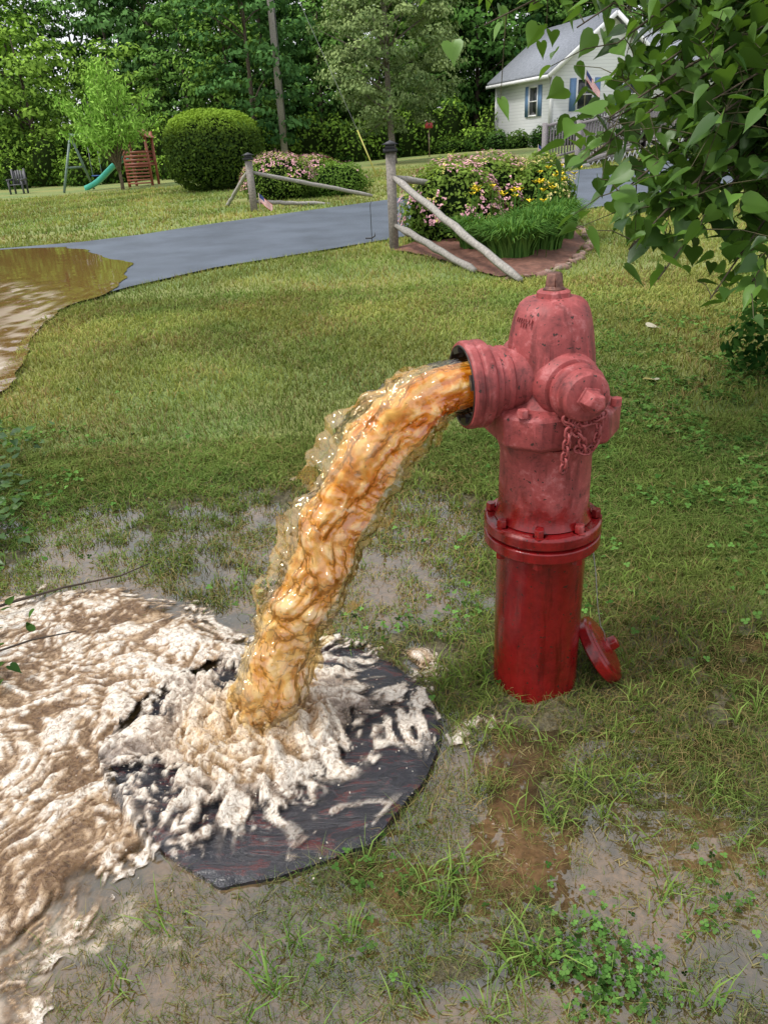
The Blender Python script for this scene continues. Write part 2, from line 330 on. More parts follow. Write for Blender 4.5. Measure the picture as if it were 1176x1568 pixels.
PZ=.03+rng.random(k)**2*.14*np.exp(-rr_/.4)
mb.inst(ico_v,ico_f,np.c_[PX,PY,PZ],randrot(k),np.c_[rng.uniform(.001,.0035,k),rng.uniform(.001,.0025,k),rng.uniform(.0008,.003,k)],np.tile([.75,.68,.58],(k,1)))
m,n,o=newmat('foam_mat'); at=n.nodes.new('ShaderNodeAttribute'); at.attribute_name='Col'; c=at.outputs['Color']; P=pos(n); x=noise(n,75,4,.7,P,.8)
r=ramp(n,x.outputs[0],[(.36,(.42,.34,.27)),(.5,(.93,.90,.87)),(.64,(1.22,1.24,1.25))]); c=mixc(n,1.0,c,r.outputs[0],'MULTIPLY')
p=n.nodes.new('ShaderNodeBsdfPrincipled'); n.links.new(c,p.inputs['Base Color']); n.links.new(at.outputs['Alpha'],p.inputs['Alpha']); setin(p,Roughness=.10,IOR=1.5)
bb=bump(n,x.outputs[0],.8,.011); n.links.new(bb.outputs[0],p.inputs['Normal']); n.links.new(p.outputs[0],o.inputs[0])
mb.build('foaming_water',m,smooth=True)

# ------------------------------------------------------------------ water jet
jet=empty('water_jet')
def jetcurve(t): return np.stack([.205-1.32*t,1.634-.305*t,.9-4.9*np.maximum(t,0)**2],-1)
def jetmesh(nt,na,rs,dsp,seed,fine=1.0):
    t=np.linspace(-.05,.43,nt); C=jetcurve(t); Tn=np.gradient(C,axis=0);Tn/=np.linalg.norm(Tn,axis=1)[:,None]
    side=np.cross(Tn,np.array([0,0,1.]));side/=np.linalg.norm(side,axis=1)[:,None]; nr=np.cross(side,Tn)
    an=np.linspace(0,2*np.pi,na,endpoint=False)
    s=np.concatenate([[0],np.cumsum(np.linalg.norm(np.diff(C,axis=0),axis=1))])
    SS,AA=np.meshgrid(s,an,indexing='ij'); TT=np.repeat(t[:,None],na,1)
    cx,cy=np.cos(AA),np.sin(AA)
    g=sst(0,.12,TT)
    R=(.060+.018*sst(.0,.2,TT)-.004*sst(.28,.43,TT))*rs
    q=(vn(cx*1.5+3,cy*1.5,SS*7)-.5)*1.2
    wob=fbm(cx*1.2+seed,cy*1.2,SS*8+q,2)-.5
    d1=bill(cx*1.5+seed,cy*1.5+q,SS*12,2,.5,.05)-.5; d2=bill(cx*3.0+seed,cy*3.0+q,SS*24,3,.5,.03)-.5; d3=fbm(cx*8+seed,cy*8,SS*65,2)-.5
    R=R+dsp*g*(.045*wob+.022*d1+fine*(.014*d2+.006*d3))+(1-g)*(.006*d2+.004*d1)
    cen=C[:,None]+ (side[:,None]*((vn(s*11,s*0)-.5)*.03*sst(0,.2,t))[:,None,None])+(nr[:,None]*((vn(s*13,s*0+9)-.5)*.03*sst(0,.2,t))[:,None,None])
    V=cen+R[...,None]*(cx[...,None]*side[:,None]*.95+cy[...,None]*nr[:,None])
    return V,TT,AA,d1,d2,d3,SS
V,TT,AA,d1,d2,d3,SS=jetmesh(560,150,.84,.75,0,.8)
q=cdf(d1*.6+1.0*d2+.6*d3+.5*(fbm(np.cos(AA)*6,np.sin(AA)*6,SS*45,3)-.5))
q1=sst(.0,.6,q)[...,None]; q2=sst(.55,.98,q)[...,None]; f_=sst(.04,.36,TT)[...,None]
deep=np.array([.62,.20,.010])*(1-f_)+np.array([.64,.34,.08])*f_
midc=np.array([.92,.44,.05])*(1-f_)+np.array([.88,.57,.21])*f_
pale=np.array([1.0,.80,.42])*(1-f_)+np.array([.97,.86,.62])*f_
cw=(deep*(1-q1)+midc*q1); cw=cw*(1-q2)+pale*q2  # crest highlights painted pale along with foam specks, crevices painted darker
mb=MB(); mb.add(V,grid_faces(V.shape[0],V.shape[1],True),cw.reshape(-1,3))
m,n,o=newmat('rusty_water_mat'); c=col(n); p=n.nodes.new('ShaderNodeBsdfDiffuse'); n.links.new(c,p.inputs[0])
t_=n.nodes.new('ShaderNodeBsdfTranslucent'); n.links.new(c,t_.inputs[0]); x=n.nodes.new('ShaderNodeMixShader'); x.inputs[0].default_value=.40
n.links.new(p.outputs[0],x.inputs[1]);n.links.new(t_.outputs[0],x.inputs[2]);n.links.new(x.outputs[0],o.inputs[0])
mb.build('stream_core',m,jet,smooth=True)
# refracting water surface wrapped round the sediment-laden core
V,TT,AA,d1,d2,d3,SS=jetmesh(680,190,1.04,1.15,0,1.15)
mb=MB(); mb.add(V,grid_faces(V.shape[0],V.shape[1],True),(.9,.7,.35))
m,n,o=newmat('amber_water_surface_mat')
rf=n.nodes.new('ShaderNodeBsdfRefraction'); rf.inputs['Color'].default_value=(1.0,.93,.74,1); rf.inputs['Roughness'].default_value=.0; rf.inputs['IOR'].default_value=1.25
gl=n.nodes.new('ShaderNodeBsdfGlossy'); gl.inputs[0].default_value=(1,1,1,1); gl.inputs['Roughness'].default_value=.04
tr=n.nodes.new('ShaderNodeBsdfTransparent'); tr.inputs[0].default_value=(1.0,.92,.72,1)
w=noise(n,40,2,.5,pos(n),.6); bb=bump(n,w.outputs[0],.5,.010)
for q_ in (rf,gl): n.links.new(bb.outputs[0],q_.inputs['Normal'])
x0=n.nodes.new('ShaderNodeMixShader'); x0.inputs[0].default_value=.55; n.links.new(rf.outputs[0],x0.inputs[1]); n.links.new(tr.outputs[0],x0.inputs[2])
x1=n.nodes.new('ShaderNodeMixShader'); x1.inputs[0].default_value=.10; n.links.new(x0.outputs[0],x1.inputs[1]); n.links.new(gl.outputs[0],x1.inputs[2]); n.links.new(x1.outputs[0],o.inputs[0])
mb.build('stream_surface',m,jet,smooth=True)
m2,n,o=newmat('thin_water_mat'); gl=n.nodes.new('ShaderNodeBsdfGlossy'); gl.inputs[0].default_value=(1,.95,.85,1); gl.inputs['Roughness'].default_value=.03
tr=n.nodes.new('ShaderNodeBsdfTransparent'); tr.inputs[0].default_value=(.97,.90,.70,1); df=n.nodes.new('ShaderNodeBsdfDiffuse'); df.inputs[0].default_value=(.85,.64,.32,1)
x1=n.nodes.new('ShaderNodeMixShader'); x1.inputs[0].default_value=.15; n.links.new(tr.outputs[0],x1.inputs[1]); n.links.new(df.outputs[0],x1.inputs[2])
x2=n.nodes.new('ShaderNodeMixShader'); x2.inputs[0].default_value=.08; n.links.new(x1.outputs[0],x2.inputs[1]); n.links.new(gl.outputs[0],x2.inputs[2]); n.links.new(x2.outputs[0],o.inputs[0])
mb=MB()
for sd_,rs,ds in ((11.7,1.24,1.5),):
    V,TT,AA,d1,d2,d3,SS=jetmesh(460,140,rs,ds,sd_,1.0)
    hl=cdf(fbm(np.cos(AA)*1.6+sd_,np.sin(AA)*1.6,SS*13,4)); under=.22*np.sin(AA-.3)
    vis=(hl+under>.60)&(TT>.05)
    F=grid_faces(V.shape[0],V.shape[1],True); F=F[vis.ravel()[F].all(1)]
    mb.add(V,F)
k=520; t=rng.uniform(.06,.42,k); C=jetcurve(t); off=rng.normal(0,1,(k,3)); off/=np.linalg.norm(off,axis=1)[:,None]; C=C+off*(.080+np.abs(rng.normal(0,.022,k))*sst(0,.3,t))[:,None]
mb.inst(ico_v,ico_f,C,randrot(k),rng.uniform(.001,.0035,k),np.ones((k,3)))
mb.build('splash_fringe',m2,jet,smooth=True)

# ------------------------------------------------------------------ hydrant
HY=(.402,1.675,0.0); hyd=empty('fire_hydrant',HY,math.atan2(-.21,-.978))
def mat_hyd(name,faded,wetc,z0,z1):
    m,n,o=newmat(name); P=pos(n); sp=n.nodes.new('ShaderNodeSeparateXYZ'); n.links.new(P,sp.inputs[0])
    a=noise(n,7,4,.6,P,.3); b=noise(n,85,3,.6,P); c_=noise(n,17,6,.78,P,.3)
    ma=n.nodes.new('ShaderNodeMath');ma.operation='MULTIPLY_ADD'; n.links.new(a.outputs[0],ma.inputs[0]); ma.inputs[1].default_value=.55; n.links.new(sp.outputs[2],ma.inputs[2])
    w=n.nodes.new('ShaderNodeMapRange'); n.links.new(ma.outputs[0],w.inputs[0]); w.inputs[1].default_value=z0+.27; w.inputs[2].default_value=z1+.27
    fc=ramp(n,c_.outputs[0],[(.34,tuple(k*.35 for k in faded)),(.43,tuple(k*.75 for k in faded)),(.55,faded),(.66,tuple(min(1,k*1.15+.07) for k in faded))])
    wc_=ramp(n,c_.outputs[0],[(.3,tuple(k*.5 for k in wetc)),(.6,wetc)])
    c0=mixc(n,w.outputs[0],wc_.outputs[0],fc.outputs[0])
    mp=n.nodes.new('ShaderNodeMapping'); mp.inputs['Scale'].default_value=(34,34,4); n.links.new(P,mp.inputs[0]); s_=noise(n,1,4,.6,mp.outputs[0])
    sr=ramp(n,s_.outputs[0],[(.34,(.45,.38,.36)),(.47,(1,1,1)),(.60,(1,1,1)),(.72,(1.25,1.3,1.3))]); c0=mixc(n,.8,c0,sr.outputs[0],'MULTIPLY')
    chip=ramp(n,b.outputs[0],[(.655,(0,0,0)),(.67,(1,1,1))]); c0=mixc(n,chip.outputs[0],c0,(.035,.016,.012))
    p=n.nodes.new('ShaderNodeBsdfPrincipled'); n.links.new(c0,p.inputs['Base Color'])
    rr=ramp(n,w.outputs[0],[(0,(.15,)*3),(1,(.58,)*3)]); n.links.new(rr.outputs[0],p.inputs['Roughness'])
    bb=bump(n,c_.outputs[0],.4,.004); b3=bump(n,chip.outputs[0],-.3,.002); n.links.new(bb.outputs[0],b3.inputs['Normal']); n.links.new(b3.outputs[0],p.inputs['Normal']); n.links.new(p.outputs[0],o.inputs[0]); return m
M_h=mat_hyd('hydrant_paint_mat',(.33,.062,.060),(.22,.008,.009),.58,.66)
m,n,o=newmat('hydrant_iron_mat'); x=noise(n,60,3,.6,pos(n)); r=ramp(n,x.outputs[0],[(.3,(.012,.010,.010)),(.7,(.045,.035,.032))]); p=n.nodes.new('ShaderNodeBsdfPrincipled'); n.links.new(r.outputs[0],p.inputs[0]); setin(p,Roughness=.4,Metallic=.3); n.links.new(p.outputs[0],o.inputs[0]); M_iron=m
m,n,o=newmat('rusty_nut_mat'); x=noise(n,80,3,.6,pos(n)); r=ramp(n,x.outputs[0],[(.3,(.06,.02,.015)),(.7,(.22,.10,.07))]); p=n.nodes.new('ShaderNodeBsdfPrincipled'); n.links.new(r.outputs[0],p.inputs[0]); setin(p,Roughness=.5,Metallic=.3); n.links.new(p.outputs[0],o.inputs[0]); M_nut=m
def lathe(mb,prof,n=64,ax='z',org=(0,0,0),rf=None,phase=0):
    an=np.arange(n)*2*np.pi/n+phase; pr=np.array(prof,float)
    r=pr[:,0][:,None]*(np.ones(n) if rf is None else rf(an))[None]
    a=r*np.cos(an);b=r*np.sin(an);h=np.repeat(pr[:,1][:,None],n,1)
    if ax=='z': v=np.stack([a,b,h],-1)
    elif ax=='x': v=np.stack([h,a,b],-1)
    else: v=np.stack([b,h,a],-1)
    v=v+np.array(org)
    mb.add(v.reshape(-1,3),grid_faces(len(pr),n,True))
def bev(ob,w=.003,seg=2):
    b=ob.modifiers.new('Bevel','BEVEL'); b.width=w;b.segments=seg;b.limit_method='ANGLE';b.angle_limit=math.radians(35)
def octo(an,c=.30):
    k=np.maximum(np.maximum(np.abs(np.cos(an)),np.abs(np.sin(an))),(np.abs(np.cos(an))+np.abs(np.sin(an)))/(2-c)); return 1/k
mb=MB(); lathe(mb,[(.001,-.06),(.122,-.06),(.122,.0),(.117,.012),(.115,.05),(.114,.44),(.120,.462),(.122,.47),(.001,.47)],72); lathe(mb,[(.001,.545),(.122,.545),(.117,.556),(.112,.58),(.110,.72),(.118,.745),(.125,.757),(.001,.757)],72)
ob=mb.build('barrel',M_h,hyd,True,35)
mb=MB(); lathe(mb,[(.001,.470),(.143,.470),(.147,.474),(.147,.500),(.141,.503),(.001,.503)],72); lathe(mb,[(.001,.507),(.141,.507),(.147,.511),(.147,.535),(.141,.542),(.001,.542)],72)
ob=mb.build('break_flange',M_h,hyd,True,35); bev(ob,.002)
mb=MB()
for i in range(8):
    a=i*math.pi/4+.3; cx_,cy_=.131*math.cos(a),.131*math.sin(a)
    lathe(mb,[(.001,.562),(.011,.562),(.0125,.559),(.0125,.542),(.017,.542),(.017,.539)],6,org=(cx_,cy_,0)); lathe(mb,[(.013,.470),(.013,.455),(.001,.452)],6,org=(cx_,cy_,0))
for sx in (1,-1):
    for sy in (1,-1): lathe(mb,[(.001,.866),(.013,.865),(.014,.862),(.014,.848)],6,org=(sx*.112,sy*.112,0))
mb.build('flange_bolts',M_h,hyd,True,35)
mb=MB(); lathe(mb,[(.001,.755),(.112,.755),(.124,.762),(.141,.772),(.144,.780),(.144,.838),(.139,.846),(.120,.853),(.001,.853)],96,rf=lambda a:octo(a,.42))
ob=mb.build('bonnet_flange',M_h,hyd,True,28); bev(ob,.004)
mb=MB()
def facet(an): return 1+.022*np.cos(an*6)
lathe(mb,[(.001,.84),(.128,.845),(.116,.860),(.109,.88),(.105,.92),(.101,.96),(.095,1.0),(.089,1.03),(.083,1.05),(.076,1.064),(.064,1.074),(.048,1.079),(.038,1.080),(.037,1.090),(.031,1.094),(.001,1.094)],96,rf=facet)
for i in range(6):
    a=i*math.pi/3; c_,s_=math.cos(a),math.sin(a); pts=[(c_*r_,s_*r_,z_) for r_,z_ in ((.103,.86),(.096,.93),(.090,.98),(.082,1.02),(.073,1.045),(.056,1.062))]; mb.tube(pts,[.014,.014,.013,.012,.012,.01],8)
for i in range(7):
    a=.12+i*.08
    for j in range(2):
        r_=.0905; z_=1.030+j*.010
        if rng.random()<.85: mb.beam((math.cos(a)*r_,math.sin(a)*r_,z_-.004),(math.cos(a+.03*rng.normal())*(r_-.003),math.sin(a)*(r_-.003),z_+.004),.003,.003,(.5,.5,.5))
mb.build('bonnet',M_h,hyd,True,35)
mb=MB(); lathe(mb,[(.027,1.092),(.027,1.098),(.022,1.100),(.0215,1.102),(.018,1.128),(.015,1.131),(.001,1.131)],5); ob=mb.build('operating_nut',M_nut,hyd,False); bev(ob,.002)
z=.90
mb=MB(); lathe(mb,[(.080,.05),(.080,.085),(.075,.10),(.075,.112),(.081,.116),(.081,.126),(.077,.130),(.077,.140),(.084,.144),(.084,.156),(.090,.160),(.097,.164),(.100,.170),(.100,.183),(.097,.187),(.097,.191),(.100,.195),(.100,.209),(.097,.214),(.091,.215)],72,'x',(0,0,z))
mb.build('pumper_outlet',M_h,hyd,True,30)
mb=MB(); lathe(mb,[(.0915,.2145),(.0905,.2175),(.086,.2165),(.084,.198),(.072,.196),(.070,.190),(.067,.188),(.064,.12)],64,'x',(0,0,z))
for a in (.35,1.9,3.5,5.05):
    c_,s_=math.cos(a),math.sin(a); mb.box((.211,.079*c_,z+.079*s_),(.018,.013,.034),(.1,.1,.1),np.array([[1,0,0],[0,c_,-s_],[0,s_,c_]]))
mb.build('outlet_bore',M_iron,hyd,True,30)
for sg,nm in ((1,'hose_outlet_front'),(-1,'hose_outlet_rear')):
    mb=MB(); pr=[(.083,.07),(.079,.105),(.072,.115),(.070,.118),(.066,.119),(.060,.12),(.060,.132),(.066,.134),(.068,.138),(.068,.150),(.064,.154),(.060,.156),(.058,.18),(.053,.190),(.040,.195),(.024,.196)]
    lathe(mb,[(r_*.94,h_*sg) for r_,h_ in pr],64,'y',(0,0,z))
    mb.build(nm,M_h,hyd,True,30)
    mb=MB(); lathe(mb,[(.030,.194*sg),(.030,.199*sg),(.024,.200*sg),(.0215,.230*sg),(.018,.234*sg),(.001,.234*sg)],5,'y',(0,0,z),phase=.4); ob=mb.build(nm+'_nut',M_h,hyd,False); bev(ob,.002)
def link_t(R=.008,r=.0030,el=1.7,n=14,k=6):
    a=np.arange(n)*2*np.pi/n; b=np.arange(k)*2*np.pi/k; A_,B_=np.meshgrid(a,b,indexing='ij')
    v=np.stack([(R+r*np.cos(B_))*np.cos(A_)+np.sign(np.cos(A_))*R*(el-1)*.7,(R+r*np.cos(B_))*np.sin(A_),r*np.sin(B_)],-1).reshape(-1,3)
    i=np.arange(n)[:,None];j=np.arange(k)[None]; f=np.stack([i*k+j,((i+1)%n)*k+j,((i+1)%n)*k+(j+1)%k,i*k+(j+1)%k],-1).reshape(-1,4); return v,[f]
lv,lf=link_t()
def chain(mb,pts,step=.017):
    P=np.array(pts,float); d=np.concatenate([[0],np.cumsum(np.linalg.norm(np.diff(P,axis=0),axis=1))]); k=int(d[-1]/step)+2; s=np.linspace(0,d[-1],k)
    Q=np.stack([np.interp(s,d,P[:,i]) for i in range(3)],-1); D=np.gradient(Q,axis=0)
    Nn=np.tile([0,1.,0.],(k,1)); Nn[1::2]=[1,.2,.3]; Nn=Nn+rng.normal(0,.15,(k,3))
    mb.inst(lv,lf,Q,basis(D,Nn),np.ones(k),np.ones((k,3))*.5)
mb=MB(); chain(mb,[(.03,.160,.845),(.02,.165,.83),(-.005,.168,.80),(-.01,.165,.775)]); chain(mb,[(-.035,.16,.86),(-.045,.165,.83),(-.04,.168,.79),(-.02,.165,.765),(.0,.165,.775)]); chain(mb,[(.03,.165,.85),(-.0,.168,.835),(-.04,.168,.845),(-.05,.165,.85)])
chain(mb,[(.03,.168,.82),(.033,.168,.77),(.034,.165,.735)])
mb.build('cap_chain',M_h,hyd,True)
cap=empty('hydrant_cap',(.588,1.685,.095)); zc=Vector((.80,-.12,.55)).normalized(); cap.rotation_mode='QUATERNION'; cap.rotation_quaternion=zc.to_track_quat('Z','Y')
mb=MB(); lathe(mb,[(.060,-.012),(.074,-.018),(.094,-.020),(.098,-.016),(.098,.006),(.094,.012),(.084,.013),(.080,.018),(.040,.024),(.001,.025)],72); ob=mb.build('cap_disc',M_h,cap,True,30)
mb=MB(); lathe(mb,[(.090,-.0195),(.070,-.0175),(.066,.004),(.001,.005)],48); mb.build('cap_inside',M_iron,cap,True,30)
mb=MB(); lathe(mb,[(.028,.022),(.026,.028),(.021,.029),(.019,.052),(.001,.054)],5); ob=mb.build('cap_nut',M_h,cap,False); bev(ob,.002)
mb=MB(); mb.tube([(.515,1.60,.47),(.525,1.59,.40),(.54,1.60,.30),(.56,1.62,.22),(.585,1.66,.17),(.60,1.68,.12)],.0013,6,(.3,.28,.26)); mb.build('cap_wire',M_wood,cap).matrix_parent_inverse=Matrix.LocRotScale(cap.location,cap.rotation_quaternion,None).inverted()

# ------------------------------------------------------------------ grass
beds_block=lambda x,y: inpoly(x,y,road_poly)|inpoly(x,y,bedR)|((((x+2)/1.9)**2+((y-22.3)/1.0)**2)<1)|((sdpoly(x,y,mat_poly)<0))|(np.hypot(x-HY[0],y-HY[1])<.12)
mb=MB()
def blades(P,h,w,lean,colr,three=False):
    k=len(P); a=rng.random(k)*6.283; sdv=np.stack([np.cos(a),np.sin(a),np.zeros(k)],-1)
    b=rng.random(k)*6.283; ld=np.stack([np.cos(b),np.sin(b),np.zeros(k)],-1)*(lean*h)[:,None]
    up=np.array([0,0,1.]); H=h[:,None]; W=w[:,None]
    if three:
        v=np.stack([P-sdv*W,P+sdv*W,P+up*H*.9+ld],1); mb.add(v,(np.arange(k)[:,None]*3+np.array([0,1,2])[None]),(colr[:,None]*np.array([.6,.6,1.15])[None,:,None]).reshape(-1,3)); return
    m_=P+up*H*.6+ld*.35
    v=np.stack([P-sdv*W,P+sdv*W,m_-sdv*W*.75,m_+sdv*W*.75,P+up*H*.92*(1-.25*lean[:,None])+ld],1)
    o_=np.arange(k)[:,None]*5
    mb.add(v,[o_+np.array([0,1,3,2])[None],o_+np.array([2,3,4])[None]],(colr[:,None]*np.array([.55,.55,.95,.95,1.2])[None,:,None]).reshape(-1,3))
def field(n_,y0,y1,h0,w0,lean0,three,clump,pw=1.0,yr=None):
    y=y0+(y1-y0)*rng.random(n_)**pw+rng.normal(0,.06*y0,n_); y=np.maximum(y,.6); hw=.60*y+.45; x=rng.uniform(-1,1,n_)*hw
    ok=~beds_block(x,y)
    x,y=x[ok],y[ok]; w_=np.clip(wetf(x,y)*sst(5,3.6,y),0,1.2)
    cl=fbm(x*clump,y*clump,5,3); c2=fbm(x*2.2,y*2.2,15,3)
    tuft=sst(.40,.58,fbm(x*13,y*13,25,2))
    wt_=sst(.35,.85,w_+(cl-.5)*1.6+(c2-.5)*1.2)
    dens=1-wt_*(.94-.64*tuft)
    dens=np.where(sdpoly(x,y,main)<.0,dens*.02,dens) if y0<4 else dens
    ok=rng.random(len(x))<dens; x,y,w_,cl=x[ok],y[ok],w_[ok],cl[ok]
    k=len(x); zz_=gz(x,y)-.003; zz_=np.where(y<4,np.maximum(zz_,-.012),zz_)
    dry=sst(.5,.68,fbm(x*1.3,y*1.3,9,3))*.6+.45*w_+.25*sst(1.9,1.3,y)
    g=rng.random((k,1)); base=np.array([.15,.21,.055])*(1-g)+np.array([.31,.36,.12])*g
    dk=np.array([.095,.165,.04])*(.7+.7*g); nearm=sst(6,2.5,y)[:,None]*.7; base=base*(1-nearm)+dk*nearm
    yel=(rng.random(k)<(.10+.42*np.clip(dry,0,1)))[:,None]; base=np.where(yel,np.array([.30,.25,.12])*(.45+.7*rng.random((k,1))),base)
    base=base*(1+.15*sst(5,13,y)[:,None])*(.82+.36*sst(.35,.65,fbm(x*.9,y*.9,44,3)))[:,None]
    sc=np.clip(y/yr,.45,1.6) if yr else 1.0
    h=h0*(.45+.8*rng.random(k))*(.75+.6*cl)*(1-.20*np.clip(w_,0,1))
    blades(np.c_[x,y,zz_],h,w0*sc*(.6+.8*rng.random(k)),lean0*(.3+1.2*rng.random(k)),base,three)
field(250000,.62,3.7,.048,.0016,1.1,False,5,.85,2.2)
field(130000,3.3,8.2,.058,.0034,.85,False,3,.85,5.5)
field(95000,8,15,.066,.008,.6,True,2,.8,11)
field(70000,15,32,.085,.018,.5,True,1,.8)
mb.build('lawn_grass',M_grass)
mb=MB(); cv=[];cf=[]
for i in range(3):
    a=i*2.094; c0=np.array([math.cos(a),math.sin(a)])*.6
    b=len(cv); cv.append([0,0,0])
    for j in range(7):
        t=-1.9+j*3.8/6; q=c0+.55*np.array([math.cos(a+t),math.sin(a+t)]); cv.append([q[0],q[1],.18])
    for j in range(1,7): cf.append([b,b+j,b+j+1])
cv=np.array(cv,float); cf=[np.array(cf)]
def clover(k,cx,cy,rx,ry,s0,dk):
    x=cx+rng.normal(0,rx,k);y=cy+rng.normal(0,ry,k); ok=(fbm(x*4,y*4,2)>.47)&~beds_block(x,y); x,y=x[ok],y[ok];k=len(x)
    Nn=np.c_[rng.normal(0,.35,k),rng.normal(0,.35,k),np.ones(k)]; D=np.c_[rng.normal(0,1,(k,2)),np.zeros(k)]
    D=np.cross(D,Nn); D/=np.linalg.norm(D,axis=1)[:,None]; Nn/=np.linalg.norm(Nn,axis=1)[:,None]
    c=np.array([.05,.14,.03])*(1-rng.random((k,1)))+np.array([.13,.25,.07])*rng.random((k,1))
    mb.inst(cv,cf,np.c_[x,y,gz(x,y)+rng.uniform(.01,.04,k)],basis(D,Nn),s0*(.6+.8*rng.random(k)),c*dk)
clover(9000,1.6,3.4,.5,.7,.010,.8); clover(360,.36,.84,.06,.05,.006,.9); clover(200,.55,1.0,.1,.05,.006,.9); clover(2000,-1.9,3.4,.35,.5,.010,.9); clover(5000,2.4,5.0,.6,1.0,.013,.8); clover(500,.1,2.2,.3,.25,.008,1.0); clover(150,-.15,1.02,.12,.06,.007,.9)
mb.build('clover_patch',M_leaf)
mb=MB()
for _ in range(220):
    y_=rng.uniform(.72,3.6); x_=rng.uniform(-.55,.62*y_+.1)
    if beds_block(np.array([x_]),np.array([y_]))[0] or sdpoly(np.array([x_]),np.array([y_]),main)[0]<.03: continue
    k=rng.integers(8,26); P=np.c_[x_+rng.normal(0,.018,k),y_+rng.normal(0,.018,k),np.full(k,0.0)]; P[:,2]=np.maximum(gz(P[:,0],P[:,1]),-.008)
    g=rng.random((k,1)); blades(P,rng.uniform(.03,.08,k),rng.uniform(.0012,.0026,k),rng.uniform(.5,1.5,k),np.array([.11,.21,.04])*(1-g)+np.array([.22,.32,.09])*g)
mb.build('grass_tuft',M_grass)
mb=MB(); k=9000; y=.65+3.0*rng.random(k)**1.3; x=rng.uniform(-1,1,k)*(.6*y+.4); ok=(~beds_block(x,y))&(sdpoly(x,y,main)>.02)&(fbm(x*3,y*3,7)>.42); x,y=x[ok],y[ok];k=len(x)
a=rng.random(k)*6.283; D=np.c_[np.cos(a),np.sin(a),rng.normal(0,.25,k)]; Nn=np.c_[rng.normal(0,.3,(k,2)),np.ones(k)]
g=rng.random((k,1))
mb.inst(np.array([[-.5,-.06,0],[.5,-.05,0],[.5,.05,0],[-.5,.06,0.]]),[np.array([[0,1,2,3]])],np.c_[x,y,np.maximum(gz(x,y),0)+.005],basis(D,Nn),np.c_[rng.uniform(.005,.03,k),rng.uniform(.008,.024,k),np.ones(k)],np.array([.08,.09,.03])*(1-g)+np.array([.30,.26,.14])*g)
mb.build('grass_clippings',M_grass)

# ------------------------------------------------------------------ vegetation helpers
quad_v=np.array([[-.5,0,0],[0,-.28,.06],[.5,0,0],[0,.28,.06]]); quad_f=[np.array([[0,1,2,3]])]
def leafball(mb,c,r,k,size,c0,c1,shell=.75,up=.3,bot=-.9,lum=.18):
    d=rng.normal(size=(k,3));d/=np.linalg.norm(d,axis=1)[:,None]; d=d[d[:,2]>bot];k=len(d)
    lump=1+lum*(vn(d[:,0]*3+c[0],d[:,1]*3+c[1],d[:,2]*3)-.5)*2
    rr_=(shell+(1-shell)*rng.random(k)**.5)*lump
    P=d*rr_[:,None]*np.array(r)+np.array(c)
    Nn=d+rng.normal(0,.7,(k,3))+np.array([0,0,up]); D=np.cross(Nn,rng.normal(size=(k,3)))
    Nn/=np.linalg.norm(Nn,axis=1)[:,None]
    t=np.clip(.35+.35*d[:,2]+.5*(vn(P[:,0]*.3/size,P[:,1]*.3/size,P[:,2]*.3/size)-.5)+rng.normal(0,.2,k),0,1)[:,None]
    mb.inst(quad_v,quad_f,P,basis(D,Nn),size*(.6+.8*rng.random(k)),np.array(c0)*(1-t)+np.array(c1)*t)
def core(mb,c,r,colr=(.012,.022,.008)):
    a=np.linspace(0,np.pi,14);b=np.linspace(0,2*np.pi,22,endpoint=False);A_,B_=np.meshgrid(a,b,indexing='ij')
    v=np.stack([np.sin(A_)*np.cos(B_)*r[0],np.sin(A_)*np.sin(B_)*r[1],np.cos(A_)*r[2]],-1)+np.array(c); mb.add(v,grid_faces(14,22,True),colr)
def crown(mb,c,r,ncl,nl,size,c0,c1,clr=.9,surf=.45,flat=.62):
    d=rng.normal(size=(ncl,3));d/=np.linalg.norm(d,axis=1)[:,None]
    rad=(.35+.65*rng.random(ncl)**surf); C=d*rad[:,None]*np.array(r)+np.array(c)
    for i in range(ncl):
        k=int(nl*(.6+.8*rng.random())); cr=clr*(.6+.7*rng.random())
        e=rng.normal(size=(k,3)); e/=np.linalg.norm(e,axis=1)[:,None]; e*=rng.random((k,1))**.33; e[:,2]=np.abs(e[:,2])*.9-.25
        P=C[i]+e*np.array([cr,cr,cr*flat])
        Nn=e*1.1+rng.normal(0,.45,(k,3))+np.array([0,0,.5])+d[i]*.4; D=np.cross(Nn,rng.normal(size=(k,3))); Nn/=np.linalg.norm(Nn,axis=1)[:,None]
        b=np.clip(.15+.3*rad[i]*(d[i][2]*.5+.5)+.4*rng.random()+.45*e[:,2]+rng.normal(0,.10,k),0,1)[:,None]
        mb.inst(quad_v,quad_f,P,basis(D,Nn),size*(.6+.8*rng.random(k)),np.array(c0)*(1-b)+np.array(c1)*b)
    return C
def bole(mb,h,r0,C,lim=14,colr=(.12,.09,.065)):
    z_=np.linspace(-.3,h,9); w=np.cumsum(rng.normal(0,.05,(9,2)),0); w[0]=0; P=np.c_[w,z_]; mb.tube(P,r0*(1-.85*np.linspace(0,1,9)**1.1),9,colr)
    for i in rng.choice(len(C),min(lim,len(C)),False):
        t=C[i]; zb=min(max(t[2]-.45*np.hypot(t[0],t[1])-.3,h*.18),h*.9); j=np.interp(zb,z_,np.arange(9)); b=P[int(j)]; b=np.array([b[0],b[1],zb]); m_=(b+t)/2+np.array([0,0,.15])
        mb.tube([b,m_,t],[r0*.4*(1-zb/h*.6),r0*.22,r0*.06],6,colr)
forest=empty('distant_forest')
pm=[]
